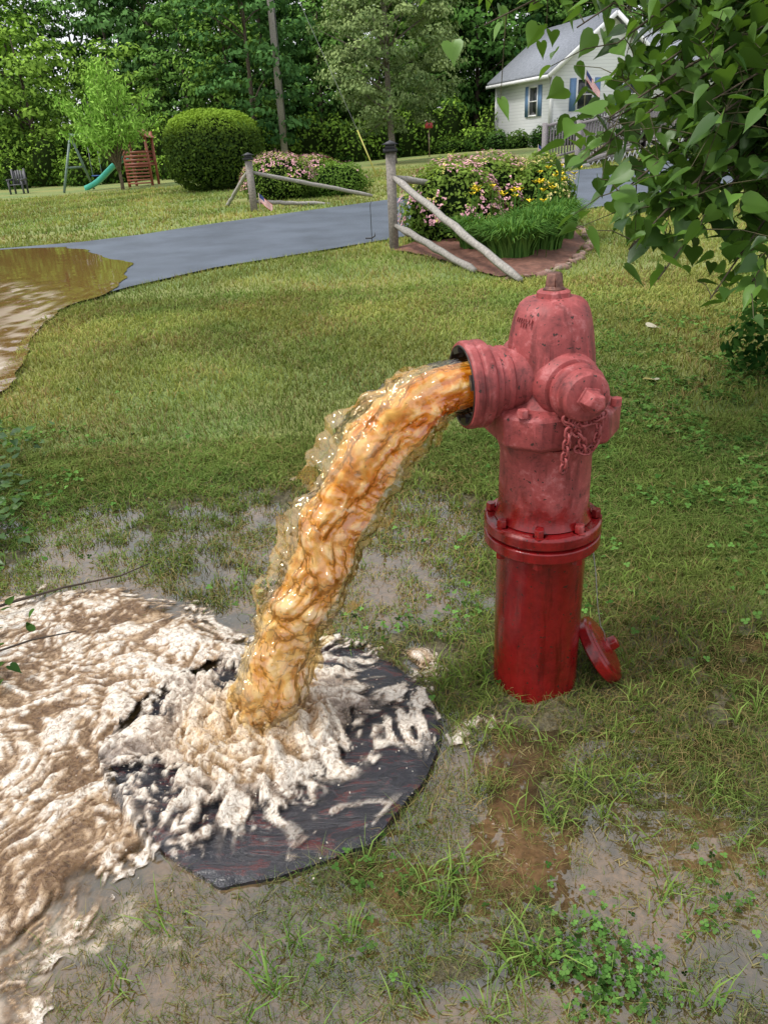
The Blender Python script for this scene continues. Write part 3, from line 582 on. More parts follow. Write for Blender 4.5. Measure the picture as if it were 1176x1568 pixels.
specs=[(11,3.3,.2,(.02,.06,.016),(.18,.33,.07),.32,100),(14,3.8,.6,(.016,.052,.018),(.14,.28,.08),.34,105),(9,3.0,-.1,(.03,.08,.02),(.24,.41,.08),.29,85),(15,3.8,2.6,(.014,.042,.016),(.12,.25,.065),.34,95)]
for i,(h_,rx,lo,c0,c1,sz_,nc) in enumerate(specs):
    lf=MB(); C=crown(lf,(0,0,lo+(h_-lo)/2),(rx,rx,(h_-lo)/2),nc,56,sz_,c0,c1,1.25); bk=MB(); bole(bk,h_*.85,.2,C,8)
    a=lf.build('forest_crown_%d'%i,M_far,forest); b=bk.build('forest_trunk_%d'%i,M_bark,forest); a.location=b.location=(-10-8*i,66,.4); pm.append((a.data,b.data))
def plant(i,x,y,s,rz,sz=1.0):
    for d in pm[i]:
        o_=bpy.data.objects.new(d.name,d); scene.collection.objects.link(o_); o_.parent=forest; o_.location=(x,y,float(Tz(x,y))-.1); o_.rotation_euler=(0,0,rz); o_.scale=(s,s,s*sz)
for x_ in np.arange(-34,32,3.2):
    plant(int(rng.choice([0,2,2,1])),x_+rng.normal(0,.7),49.5+rng.normal(0,1.6)+(2.5 if x_>-3 else 0)+(5 if x_>8 else 0),rng.uniform(.65,1.05),rng.random()*6.28)
for x_ in np.arange(-38,36,4.0):
    plant(int(rng.choice([0,1,3])),x_+rng.normal(0,.8),57+rng.normal(0,1.5),rng.uniform(.8,1.1) if x_<-16 else rng.uniform(.95,1.15),rng.random()*6.28,1.05)
for x_ in np.arange(-44,40,4.6):
    if x_<-14: plant(int(rng.choice([3,3,1])),x_+rng.normal(0,1),66+rng.normal(0,1.5),rng.uniform(.75,1.05),rng.random()*6.28,1.0)
    else: plant(int(rng.choice([1,0])),x_+rng.normal(0,1),66+rng.normal(0,1.5),rng.uniform(1.1,1.25),rng.random()*6.28,1.1)
mb=MB()
for x_ in np.arange(-34,10,1.35):
    y_=45.5+rng.normal(0,.9)+(2.0 if x_>-4 else 0); r_=rng.uniform(.9,1.6); hh=rng.uniform(.8,2.2)
    leafball(mb,(x_,y_,float(Tz(x_,y_))+hh*.5),(r_,r_,hh),620,.20,(.02,.055,.014),(.17,.30,.055),.6)
    core(mb,(x_,y_+.4,float(Tz(x_,y_))+hh*.4),(r_*.7,r_*.7,hh*.8))
for x_ in np.arange(-46,42,3.0):
    y_=62+rng.normal(0,.8); r_=rng.uniform(2.2,2.9); hh=rng.uniform(2.6,4.2)
    leafball(mb,(x_,y_,hh*.45),(r_,r_*.7,hh),420,.42,(.010,.028,.010),(.05,.11,.03),.6); core(mb,(x_,y_+.6,hh*.4),(r_*.85,r_*.5,hh*.85))
mb.build('forest_understory',M_far,forest)

t=empty('pear_tree',(1.35,36.6,float(Tz(1.3,36.6)))); lf=MB(); C=crown(lf,(0,0,5.5),(3.0,3.0,4.7),240,125,.15,(.055,.10,.045),(.30,.40,.18),.75,.4,.8); bk=MB(); bole(bk,9.0,.16,C,30,(.20,.17,.14)); lf.build('crown',M_far,t); bk.build('trunk',M_bark,t)
t=empty('willow_sapling',(-10.0,33.5,float(Tz(-10.3,33.5)))); lf=MB(); bk=MB()
for i in range(50):
    a=rng.random()*6.28; rr_=rng.uniform(.2,2.1); hh=rng.uniform(2.6,4.8)*(1-.25*rr_/2.1)
    P=np.array([[math.cos(a)*rr_*s_**1.5,math.sin(a)*rr_*s_**1.5,.6+(hh-.6)*s_**.8] for s_ in np.linspace(0,1,7)]); bk.tube(P,np.linspace(.035,.008,7),5,(.16,.12,.07))
    k=150; s_=rng.uniform(.48,1.03,k); Q=np.stack([np.interp(s_,np.linspace(0,1,7),P[:,j]) for j in range(3)],-1)+rng.normal(0,.13,(k,3))
    D=np.c_[rng.normal(0,.5,(k,2)),rng.normal(.1,.8,k)]; Nn=rng.normal(size=(k,3)); Nn/=np.linalg.norm(Nn,axis=1)[:,None]; g=rng.random((k,1))
    lf.inst(quad_v,quad_f,Q,basis(D,Nn),np.c_[rng.uniform(.14,.28,k),rng.uniform(.08,.14,k),np.ones(k)*.1],np.array([.25,.44,.06])*(1-g)+np.array([.46,.68,.14])*g)
bk.tube([(0,0,-.2),(.02,0,.3),(0,.02,.9)],[.09,.07,.06],8,(.15,.11,.07)); lf.build('foliage',M_far,t); bk.build('stems',M_bark,t)
mb=MB(); bc_=(-5.0,27.8); bz=float(Tz(*bc_))
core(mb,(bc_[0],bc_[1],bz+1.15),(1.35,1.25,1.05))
d=rng.normal(size=(14000,3)); d/=np.linalg.norm(d,axis=1)[:,None]; sup=(np.abs(d)**2.9).sum(1)**(1/2.9); d2_=d/sup[:,None]
Pq=d2_*np.array([1.55,1.45,1.2])*(.93+.1*rng.random((len(d),1))+.12*(vn(d[:,0]*4,d[:,1]*4,d[:,2]*4)[:,None]-.5))+np.array([bc_[0],bc_[1],bz+1.2]); Pq[:,2]=np.maximum(Pq[:,2],bz+.05)
Nn=d+rng.normal(0,.6,d.shape); D=np.cross(Nn,rng.normal(size=d.shape)); Nn/=np.linalg.norm(Nn,axis=1)[:,None]; tt=np.clip(sst(.3,.95,d2_[:,2])*.9+rng.normal(.12,.12,len(d)),0,1)[:,None]  # tt paints the sunlit top and darker sides into the leaf colours
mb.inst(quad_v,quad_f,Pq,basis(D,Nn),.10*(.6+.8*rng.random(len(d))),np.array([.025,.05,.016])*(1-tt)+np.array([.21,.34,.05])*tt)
mb.build('trimmed_hedge_bush',M_leaf)

# flower beds
def mulch(name,poly):
    P_=np.array(poly); g1=np.arange(P_[:,0].min()-.1,P_[:,0].max()+.1,.06);g2=np.arange(P_[:,1].min()-.1,P_[:,1].max()+.1,.06);X_,Y_=np.meshgrid(g1,g2);s_=sdpoly(X_,Y_,poly)
    X_,Y_,F_=cut_sheet(X_,Y_,s_,g1,g2); b=MB();k_=fbm(X_*9,Y_*9)[...,None]; b.add(np.dstack([X_,Y_,gz(X_,Y_)+.03+.05*sst(0,-.5,s_)+(fbm(X_*12,Y_*12)-.5)*.04]),F_,(np.array([.10,.035,.02])*(1-k_)+np.array([.26,.12,.08])*k_).reshape(-1,3)); return b.build(name,M_stone,smooth=False)
mulch('mulch_bed',bedR)
def spirea(name,parts,pink=(.74,.38,.42),nf=900,ye=.12):
    e=empty(name,(0,0,0)); a=MB();b=MB()
    for (x_,y_,rx,ry,hh) in parts:
        z_=float(Tz(x_,y_)); core(a,(x_,y_,z_+hh*.4),(rx*.8,ry*.8,hh*.5)); leafball(a,(x_,y_,z_+hh*.35),(rx,ry,hh*.65),5200,.065,(.06,.12,.02),(.32,.45,.09),.72,bot=-.7)
        k=nf; d=rng.normal(size=(k*2,3));d/=np.linalg.norm(d,axis=1)[:,None];d=d[(d[:,2]>-.1)&(vn(d[:,0]*3+x_,d[:,1]*3,d[:,2]*3)>.42)][:k];k=len(d)
        Q=d*np.array([rx,ry,hh*.65])*1.05+np.array([x_,y_,z_+hh*.35])+rng.normal(0,.02,(k,3)); Nn=d+np.array([0,0,.6]);Nn/=np.linalg.norm(Nn,axis=1)[:,None]
        g=rng.random((k,1)); cl_=np.array(pink)*(.6+.5*g)+.08*g; yy=rng.random(k)<ye; cl_[yy]=np.array([.60,.54,.16])
        for j in range(3):
            b.inst(quad_v,quad_f,Q+rng.normal(0,.015,(k,3)),basis(np.cross(Nn,rng.normal(size=(k,3))),Nn),rng.uniform(.03,.065,k),cl_)
    a.build('foliage',M_leaf,e); b.build('blossoms',M_petal,e)
spirea('spirea_bush',[(1.25,11.9,.75,.65,1.15),(2.0,12.9,.85,.6,1.15)],nf=900)
spirea('spirea_bush.001',[(-2.35,22.0,1.0,.8,1.15),(-1.5,22.9,1.0,.8,1.0)],nf=1200)
spirea('spirea_bush.002',[(-.75,22.1,.85,.7,.85)],nf=40)
spirea('spirea_bush.003',[(2.75,12.6,.55,.5,1.1)],pink=(.62,.50,.22),nf=260,ye=.5)
t=empty('daylily_clump'); mb=MB(); fb=MB(); lv6=np.linspace(0,1,6)
for (cx_,cy_,rr_,hh,k) in ((1.75,9.55,.42,.62,700),(2.2,10.2,.5,.68,900),(2.65,11.2,.45,.72,800),(1.45,10.5,.35,.6,400)):
    a=rng.random(k)*6.283; rb=np.sqrt(rng.random(k))*rr_*.6; b0=np.c_[cx_+np.cos(a)*rb,cy_+np.sin(a)*rb,np.full(k,.04)]; a2=a+rng.normal(0,.6,k); out=rng.uniform(.1,.5,k); H=hh*rng.uniform(.7,1.1,k); w=rng.uniform(.008,.014,k)
    dirv=np.stack([np.cos(a2),np.sin(a2)],-1); sv=np.stack([-np.sin(a2),np.cos(a2),np.zeros(k)],-1)
    V_=[]
    for s_ in lv6:
        c_=b0+np.c_[dirv*(out*s_**1.8)[:,None],H*(1.25*s_-.45*s_**3*(1+out))]; ww=(w*(1-s_**2.5)+.001)[:,None]; V_+= [c_-sv*ww,c_+sv*ww]
    V_=np.stack(V_,1); o_=np.arange(k)[:,None]*12; g=rng.random((k,1)); cl_=np.array([.08,.18,.04])*(1-g)+np.array([.24,.38,.09])*g
    mb.add(V_,[np.concatenate([o_+np.array([2*j,2*j+1,2*j+3,2*j+2])[None] for j in range(5)])],np.repeat(cl_,12,0))
    for _ in range(8):
        x_=cx_+rng.normal(0,rr_*.5);y_=cy_+rng.normal(0,rr_*.5);zt=hh*rng.uniform(1.05,1.4); mb.tube([(x_,y_,.1),(x_+.02,y_,zt*.6),(x_+.04,y_-.02,zt)],.004,5,(.10,.2,.04))
        for j in range(6):
            aa=j*1.047+rng.random(); D=np.array([[math.cos(aa),math.sin(aa),.7]]);Nn=np.array([[-math.cos(aa)*.6,-math.sin(aa)*.6,.8]]); fb.inst(quad_v+np.array([.5,0,0]),quad_f,np.array([[x_+.04,y_-.02,zt]]),basis(D,Nn),np.array([.07]),np.array([[.85,.62,.05]]))
mb.build('leaves',M_leaf,t); fb.build('flowers',M_petal,t)
mb=MB(); E=[(1.5,8.25),(1.85,8.3),(2.35,9.0),(2.8,10.0),(3.1,10.9),(3.3,12.0),(3.3,12.9)]
En=np.array(E);d_=np.concatenate([[0],np.cumsum(np.linalg.norm(np.diff(En,axis=0),axis=1))]); s_=np.arange(0,d_[-1],.19); q_=np.stack([np.interp(s_,d_,En[:,i]) for i in (0,1)],-1)
k=len(q_); g=rng.random((k,1)); mb.inst(ico_v,ico_f,np.c_[q_,Tz(q_[:,0],q_[:,1])+.04],randrot(k)*.35+np.eye(3)*.8,np.c_[np.full(k,.10),np.full(k,.07),np.full(k,.045)],np.array([.25,.13,.10])*(1-g)+np.array([.36,.27,.22])*g)
mb.build('stone_edging',M_stone,smooth=True)

# ------------------------------------------------------------------ fences
def post(mb,x,y,h,w=.12,c=(.27,.24,.21)):
    z_=float(Tz(x,y)); mb.box((x,y,z_+h/2-.1),(w,w,h+.2),c); return z_
def solarcap(mb,x,y,z_,w=.19):
    mb.box((x,y,z_+.02),(w,w,.05),(.02,.02,.022)); mb.box((x,y,z_+.07),(w*.7,w*.7,.05),(.06,.06,.065))
    v=np.array([[-1,-1,0],[1,-1,0],[1,1,0],[-1,1,0],[0,0,.45]])*w*.62+np.array([x,y,z_+.096]); mb.add(v,[np.array([[0,1,4],[1,2,4],[2,3,4],[3,0,4]]),np.array([[3,2,1,0]])],(.03,.03,.035))
def rail(mb,a,b,c=(.36,.335,.30),r0=.048):
    a=np.array(a);b=np.array(b); k=14; s=np.linspace(0,1,k)[:,None]; P=a*(1-s)+b*s+rng.normal(0,.005,(k,3)); r=np.full(k,r0)*(1+rng.normal(0,.07,k)); r[0]*=.7; r[-1]*=.7; mb.tube(P,r,5,c)
f=empty('split_rail_fence'); mb=MB(); z_=post(mb,.36,11.26,1.28,.13); mb.build('post',M_wood,f); mb=MB(); solarcap(mb,.36,11.26,z_+1.29,.19); mb.build('post_cap',M_paint,f)
mb=MB(); rail(mb,(.40,11.2,.98),(1.55,7.95,.06)); rail(mb,(.40,11.2,.36),(1.2,8.8,.05),(.30,.28,.25)); rail(mb,(.42,11.32,.98),(2.6,13.3,.45)); mb.build('rails',M_wood,f)
f=empty('split_rail_fence.001'); mb=MB(); z_=post(mb,-2.67,18.98,1.1,.15); mb.build('post',M_wood,f); mb=MB(); solarcap(mb,-2.67,18.98,z_+1.12,.22); mb.build('post_cap',M_paint,f)
mb=MB(); rail(mb,(-2.6,19.0,z_+.85),(.15,20.9,.22)); rail(mb,(-2.6,19.0,z_+.22),(-.9,19.7,.15)); rail(mb,(-2.75,19.05,z_+.85),(-3.6,20.6,.15)); mb.build('rails',M_wood,f)

# ------------------------------------------------------------------ flags
def flag(name,x,y,z_,L,hp,ang=0,drop=.0):
    e=empty(name,(x,y,z_),ang); mb=MB(); mb.tube([(0,0,0),(0,0,hp)],.008 if L<.4 else .015,6,(.5,.42,.3)); H=L*.55; ns=13
    nx=20; xs=np.linspace(0,L,nx)
    for i in range(ns):
        z0=hp-.01-H*i/ns; z1=hp-.01-H*(i+1)/ns; wv=.06*L*np.sin(xs/L*9); V_=[]
        for z__ in (z0,z1): V_.append(np.stack([xs*.95+.01,wv,z__-drop*xs],-1))
        c=np.tile((.55,.03,.04) if i%2==0 else (.8,.8,.8),(2*nx,1))
        if i<7: c[:8]=c[nx:nx+8]=(.03,.05,.20)
        mb.add(np.concatenate(V_),grid_faces(2,nx),c)
    mb.build('cloth_and_pole',M_paint,e)
flag('american_flag',-2.5,18.8,float(Tz(-2.5,18.8)),.32,.42,-.3,.8)
flag('american_flag.001',11.2,42.2,2.5,.75,1.7,-.4,1.3)
flag('american_flag.002',6.0,28.3,float(Tz(6,28.3)),.35,.65,-.3,.7)

# ------------------------------------------------------------------ small yard objects
up_=empty('utility_pole',(-4.3,45.0,float(Tz(-4.3,45)))); mb=MB(); mb.tube([(0,0,-.5),(0,0,6),(0,0,12)],[.19,.165,.14],14,(.33,.30,.27)); mb.build('pole',M_wood,up_,True)
mb=MB(); mb.beam((-1.2,0,11),(1.2,0,11),.1,.12,(.25,.2,.16)); mb.tube([(.2,0,1.5),(.2,0,9)],.02,6,(.12,.12,.12)); mb.build('crossarm',M_wood,up_)
t=empty('guy_wire_marker',(.42,28.2,float(Tz(.42,28.2)))); mb=MB(); mb.tube([(0,0,0),(-.6,.6,1.5)],.025,8,(.40,.38,.08)); mb.tube([(-.6,.6,1.5),(-3.6,12,8.5)],.008,5,(.15,.15,.15)); mb.build('marker_and_wire',M_paint,t)
t=empty('birdhouse',(3.3,41.5,float(Tz(3.3,41.5)))); mb=MB(); mb.beam((0,0,0),(0,0,1.3),.05,.05,(.2,.15,.1)); mb.box((0,0,1.45),(.36,.3,.28),(.45,.05,.06)); mb.beam((.28,0,1.56),(-.02,0,1.75),.36,.02,(.6,.5,.5)); mb.beam((-.28,0,1.56),(.02,0,1.752),.36,.02,(.6,.5,.5)); mb.tube([(0,-.152,1.46),(0,-.156,1.46)],.045,12,(.02,.02,.02)); mb.build('box_and_post',M_paint,t)
t=empty('shepherd_hook',(.05,12.2,float(Tz(0,12.2))+.02)); mb=MB(); mb.tube([(0,0,0),(0,0,.55),(.02,0,.6),(.05,0,.6)],.006,6,(.05,.05,.05)); mb.tube([(-.1,0,.07),(0,0,.07),(.05,0,.10),(.05,0,.16)],.012,6,(.03,.03,.03)); mb.build('hook',M_paint,t)
t=empty('garden_chair',(-15.8,37.2,float(Tz(-16,37.2)))); mb=MB(); cc_=(.09,.09,.10)
for a,b in (((-.3,-.25,0),(-.3,-.25,.6)),((.3,-.25,0),(.3,-.25,.6)),((-.28,.25,0),(-.28,.35,1.05)),((.28,.25,0),(.28,.35,1.05)),((-.32,-.3,.6),(-.32,.3,.62)),((.32,-.3,.6),(.32,.3,.62))): mb.beam(a,b,.07,.07,cc_)
for i in range(5): mb.beam((-.3,-.25+i*.12,.40),(.3,-.25+i*.12,.40),.09,.03,cc_)
for i in range(5): mb.beam((-.22+i*.11,.28,.42),(-.22+i*.11,.36,1.0-.02*abs(i-2)),.08,.03,cc_)
mb.build('frame',M_paint,t)

t=empty('swing_set_playground',(-11.0,36.0,float(Tz(-12,36)))); mb=MB(); g_=(.16,.22,.19)
for x_ in (-1.55,):
    mb.tube([(x_-.5,-.8,0),(x_,0,2.2)],.055,8,g_); mb.tube([(x_+.25,.9,0),(x_,0,2.2)],.055,8,g_); mb.tube([(x_-.28,-.5,.95),(x_+.12,.5,.95)],.04,8,g_)
mb.tube([(-1.6,0,2.2),(.9,0,2.15)],.06,8,g_)
for x_ in (-.9,-.5): mb.tube([(x_,0,2.15),(x_,-.1,.6)],.015,5,(.3,.3,.3))
mb.box((-.7,-.1,.58),(.45,.18,.04),(.03,.10,.35)); mb.build('swing_frame',M_paint,t)
mb=MB(); w_=(.32,.10,.06)
for x_ in (.75,1.75):
    for y_ in (-.55,.55): mb.beam((x_,y_,0),(x_,y_,2.2),.1,.1,w_)
for z_ in (.95,1.1,1.25,1.4):
    mb.beam((.75,-.61,z_),(1.75,-.61,z_),.03,.10,w_); mb.beam((.75,.61,z_),(1.75,.61,z_),.03,.10,w_)
mb.box((1.25,0,.9),(1.0,1.1,.06),w_)
for i in range(6): mb.beam((1.25-.5,-.72,.2+.13*i),(1.25+.5,-.72,.2+.13*i),.05,.06,w_)
mb.beam((.70,-.62,1.95),(1.25,-.62,2.35),.06,.08,w_);mb.beam((1.8,-.62,1.95),(1.25,-.62,2.35),.06,.08,w_)
v=np.array([[.6,-.7,1.95],[1.25,-.7,2.4],[1.9,-.7,1.95],[.6,.7,1.95],[1.25,.7,2.4],[1.9,.7,1.95]]); mb.add(v,[np.array([[0,1,4,3],[1,2,5,4]])],(.34,.13,.09)); mb.build('tower',M_paint,t)
mb=MB(); s_=np.linspace(0,1,12); cx_=.75-1.7*s_; cz=1.15-1.08*s_+.12*np.sin(s_*6.3)*.6; yy_=-.2-.9*s_
pr_=[(-.26,.16),(-.24,.0),(.24,0),(.26,.16)]; V_=np.stack([np.stack([cx_,yy_+a,cz+b],-1) for a,b in pr_],1); mb.add(V_,grid_faces(12,4),(.10,.60,.50)); ob=mb.build('slide',M_paint,t); sm_=ob.modifiers.new('s','SOLIDIFY'); sm_.thickness=.03

# ------------------------------------------------------------------ house
H0=np.array([9.45,42.0]); gd=np.array([.954,.30]); gd/=np.linalg.norm(gd)
hs=empty('white_siding_house',(H0[0],H0[1],0),math.atan2(gd[1],gd[0]))
m,n,o=newmat('siding_mat'); P=n.nodes.new('ShaderNodeTexCoord').outputs['Object']; sp=n.nodes.new('ShaderNodeSeparateXYZ'); n.links.new(P,sp.inputs[0]); ma=n.nodes.new('ShaderNodeMath'); ma.operation='MULTIPLY'; ma.inputs[1].default_value=6.5; n.links.new(sp.outputs[2],ma.inputs[0]); fr=n.nodes.new('ShaderNodeMath'); fr.operation='FRACT'; n.links.new(ma.outputs[0],fr.inputs[0])
r=ramp(n,fr.outputs[0],[(0,(.45,.46,.47)),(.12,(.77,.78,.79)),(1,(.82,.83,.84))]); p=n.nodes.new('ShaderNodeBsdfPrincipled'); n.links.new(r.outputs[0],p.inputs[0]); setin(p,Roughness=.5); bb=bump(n,fr.outputs[0],.6,.03); n.links.new(bb.outputs[0],p.inputs['Normal']); n.links.new(p.outputs[0],o.inputs[0]); M_sid=m
m,n,o=newmat('shingle_mat'); x=noise(n,9,3,.7,pos(n)); r=ramp(n,x.outputs[0],[(.3,(.16,.175,.20)),(.7,(.29,.31,.35))]); p=n.nodes.new('ShaderNodeBsdfPrincipled'); n.links.new(r.outputs[0],p.inputs[0]); setin(p,Roughness=.85); n.links.new(p.outputs[0],o.inputs[0]); M_shin=m
zb,zt,W,L_=1.45,4.25,6.4,6.0; pk=2.3
mb=MB(); v=[[0,0,zb],[W,0,zb],[W,0,zt],[W/2,0,zt+pk],[0,0,zt],[0,L_,zb],[W,L_,zb],[W,L_,zt],[W/2,L_,zt+pk],[0,L_,zt]]
mb.add(v,[np.array([[0,1,2,3,4]]),np.array([[5,9,8,7,6]]),np.array([[0,4,9,5],[1,6,7,2]])]); mb.build('walls',M_sid,hs)
mb=MB(); mb.box((W/2,L_/2,.6),(W-.1,L_-.1,1.7),(.38,.37,.36)); mb.build('foundation',M_stone,hs)
mb=MB(); ov=.4; sl=pk/(W/2)
for sx in (0,1):
    xe=-ov if sx==0 else W+ov; ze=zt-ov*sl+.08; xr=W/2; zr=zt+pk+.08
    a=np.array([[xe,-ov,ze],[xr,-ov,zr],[xr,L_+ov,zr],[xe,L_+ov,ze]]); b=a+np.array([0,0,.12]); mb.add(np.concatenate([a,b]),np.array([[0,1,2,3],[4,7,6,5],[0,4,5,1],[1,5,6,2],[2,6,7,3],[3,7,4,0]]))
mb.build('roof',M_shin,hs)
mb=MB(); wt=(.82,.82,.82)
for sx in (0,1):
    xe=-ov if sx==0 else W+ov; ze=zt-ov*sl+.02; mb.beam((xe,-ov-.03,ze),(W/2,-ov-.03,zt+pk+.02),.05,.2,wt)
mb.beam((-ov-.04,-ov,zt-ov*sl+.0),(-ov-.04,L_+ov,zt-ov*sl+.0),.07,.16,wt); mb.box((0,0-.01,(zb+zt)/2),(.12,.12,zt-zb),wt); mb.box((0,L_,(zb+zt)/2),(.12,.12,zt-zb),wt)
mb.build('trim',M_paint,hs)
m,n,o=newmat('window_glass_mat'); p=n.nodes.new('ShaderNodeBsdfPrincipled'); setin(p,Base_Color=(.03,.035,.04,1),Roughness=.08); n.links.new(p.outputs[0],o.inputs[0]); M_gl=m
wm=MB();wg=MB();wsx=MB(); bl=(.13,.24,.42)
def win(side,u,z_,w,h):
    def B(m_,du,dz,dw,dh,off,th,c):
        if side=='g': m_.box((u+du,-off,z_+dz),(dw,th,dh),c)
        else: m_.box((-off,u+du,z_+dz),(th,dw,dh),c)
    B(wg,0,0,w,h,.01,.03,(0,0,0))
    for s in (-1,1): B(wm,s*(w/2+.04),0,.09,h+.16,.03,.08,wt); B(wm,0,s*(h/2+.04),w,.09,.03,.08,wt); B(wsx,s*(w/2+.27),0,.34,h+.15,.04,.05,bl)
    B(wm,0,0,w,.05,.035,.05,wt)
win('s',1.7,3.0,.8,1.25); win('g',1.9,3.15,.85,1.3); win('g',4.6,3.1,.85,1.3)
wm.build('window_frames',M_paint,hs); wg.build('window_glass',M_gl,hs); wsx.build('shutters',M_paint,hs)
mb=MB(); v=[[W,1.0,zb],[W+6,1.0,zb],[W+6,1.0,zt],[W,1.0,zt],[W,6,zb],[W+6,6,zb],[W+6,6,zt],[W,6,zt]]; mb.add(v,np.array([[0,1,2,3],[1,5,6,2]])); mb.build('wing_walls',M_sid,hs)
mb=MB(); a=np.array([[W-1,-1.2,zt-.1],[W+6.4,-1.2,zt-.1],[W+6.4,3.5,zt+2],[W-1,3.5,zt+2]]); mb.add(np.concatenate([a,a+np.array([0,0,.15])]),np.array([[0,1,2,3],[4,7,6,5],[0,4,5,1],[1,5,6,2],[3,2,6,7],[0,3,7,4]])); mb.build('wing_roof',M_shin,hs)
mb=MB(); mb.box((W-.2,-1.0,(zb+zt)/2),(.14,.14,zt-zb),wt); mb.box((W+3,-1.0,(zb+zt)/2),(.14,.14,zt-zb),wt); mb.box((W+2.8,-.1,zb-.1),(6.6,2.2,.15),(.4,.38,.36)); mb.build('porch',M_paint,hs)
rp=empty('wheelchair_ramp'); mb=MB(); gc=(.27,.245,.25)
def railing(a,b,hh=1.1,sp_=.15):
    a=np.array(a,float);b=np.array(b,float);L=np.linalg.norm((b-a)[:2]);k=max(2,int(L/1.8)+1)
    for s in np.linspace(0,1,k): q=a*(1-s)+b*s; mb.beam(q+np.array([0,0,-.9]),q+np.array([0,0,hh+.1]),.14,.14,gc)
    for z_ in (.1,hh): mb.beam(a+np.array([0,0,z_]),b+np.array([0,0,z_]),.12 if z_>.5 else .07,.07,gc)
    for s in np.arange(sp_/L,1,sp_/L): q=a*(1-s)+b*s; mb.beam(q+np.array([0,0,.1]),q+np.array([0,0,hh]),.045,.045,gc)
g0=.62
R1=[(6.75,25.9,g0-.05),(9.6,28.2,g0+.35),(12.4,30.0,g0+.75)]; R2=[(6.05,27.6,g0-.05),(8.8,29.6,g0+.35),(11.6,31.4,g0+.75)]
for Rr in (R1,R2):
    for a,b in zip(Rr[:-1],Rr[1:]): railing(a,b)
railing((12.4,30,g0+.85),(14,38,1.4)); railing((11.6,31.4,g0+.85),(12.6,38,1.4))
for i in range(2):
    v=[R1[i],R1[i+1],R2[i+1],R2[i]]; v=np.array(v,float); mb.add(np.concatenate([v,v-np.array([0,0,.12])]),np.array([[0,1,2,3],[7,6,5,4],[0,4,5,1],[3,2,6,7]]),(.36,.33,.33))
v=np.array([(12.4,30,g0+.75),(14,38,1.4),(12.6,38,1.4),(11.6,31.4,g0+.75)]); mb.add(v,np.array([[0,1,2,3]]),(.36,.33,.33))
mb.build('deck_and_railings',M_wood,rp)
mb=MB()
for i in range(26):
    s=i/26
    for sg in (-1,1):
        a=np.array(R1[0])*(1-s)+np.array(R1[2])*s; b=a+np.array([.3*.8*sg,.3*.6*sg,-.0]); mb.beam((a[0],a[1]-.03,a[2]-.1),(b[0],b[1]-.03,.25),.03,.015,(.7,.7,.7))
mb.build('lattice_skirt',M_paint,rp)
mb=MB(); mb.box((6.3,26.3,float(Tz(6.3,26.3))+.05),(1.6,1.4,.1),(.45,.44,.42)); mb.build('concrete_pad',M_stone)
mb=MB()
for i,(x_,y_,r_,h_,c1) in enumerate([(6.4,46,.9,1.0,(.15,.28,.05)),(7.2,44.2,.8,.9,(.13,.24,.06)),(8.0,42.6,.7,.8,(.19,.31,.06)),(8.9,41.2,.7,.9,(.13,.25,.05)),(9.9,40.8,.7,1.2,(.12,.23,.08)),(11,41,.8,1.3,(.10,.2,.05)),(12.2,41.2,.8,1.0,(.1,.2,.04)),(4.9,46.5,1.0,.8,(.18,.3,.05)),(13.5,41.5,.8,1.0,(.1,.18,.04))]):
    z_=float(Tz(x_,y_)); leafball(mb,(x_,y_,z_+h_*.4),(r_,r_*.8,h_*.7),900,.12,(.02,.05,.015),c1,.6); core(mb,(x_,y_,z_+h_*.3),(r_*.7,r_*.6,h_*.5))
mb.build('foundation_shrubs',M_leaf)

# ------------------------------------------------------------------ overhanging tree, right
ot=empty('overhanging_tree'); lf=MB(); bk=MB()
outl=[(0,0),(-.10,.16),(-.04,.36),(.16,.47),(.40,.42),(.68,.24),(.88,.08),(1.08,0)]
hv=[[.38,0,-.02]]+[[x_,y_,.13*abs(y_)*2-.10*x_*x_] for x_,y_ in outl]+[[x_,-y_,.13*abs(y_)*2-.10*x_*x_] for x_,y_ in outl[1:-1][::-1]]
hv=np.array(hv); nn_=len(hv)-1; hf=[np.array([[0,1+i,1+(i+1)%nn_] for i in range(nn_)])]
trunk=np.array([3.15,4.3,0.]); tp=[trunk+np.array([0,0,-.1]),trunk+np.array([-.05,-.05,.8]),trunk+np.array([-.18,-.1,1.6]),trunk+np.array([-.25,-.15,2.6]),trunk+np.array([-.3,-.2,3.6])]; bk.tube(tp,[.11,.095,.08,.06,.03],12,(.13,.10,.08))
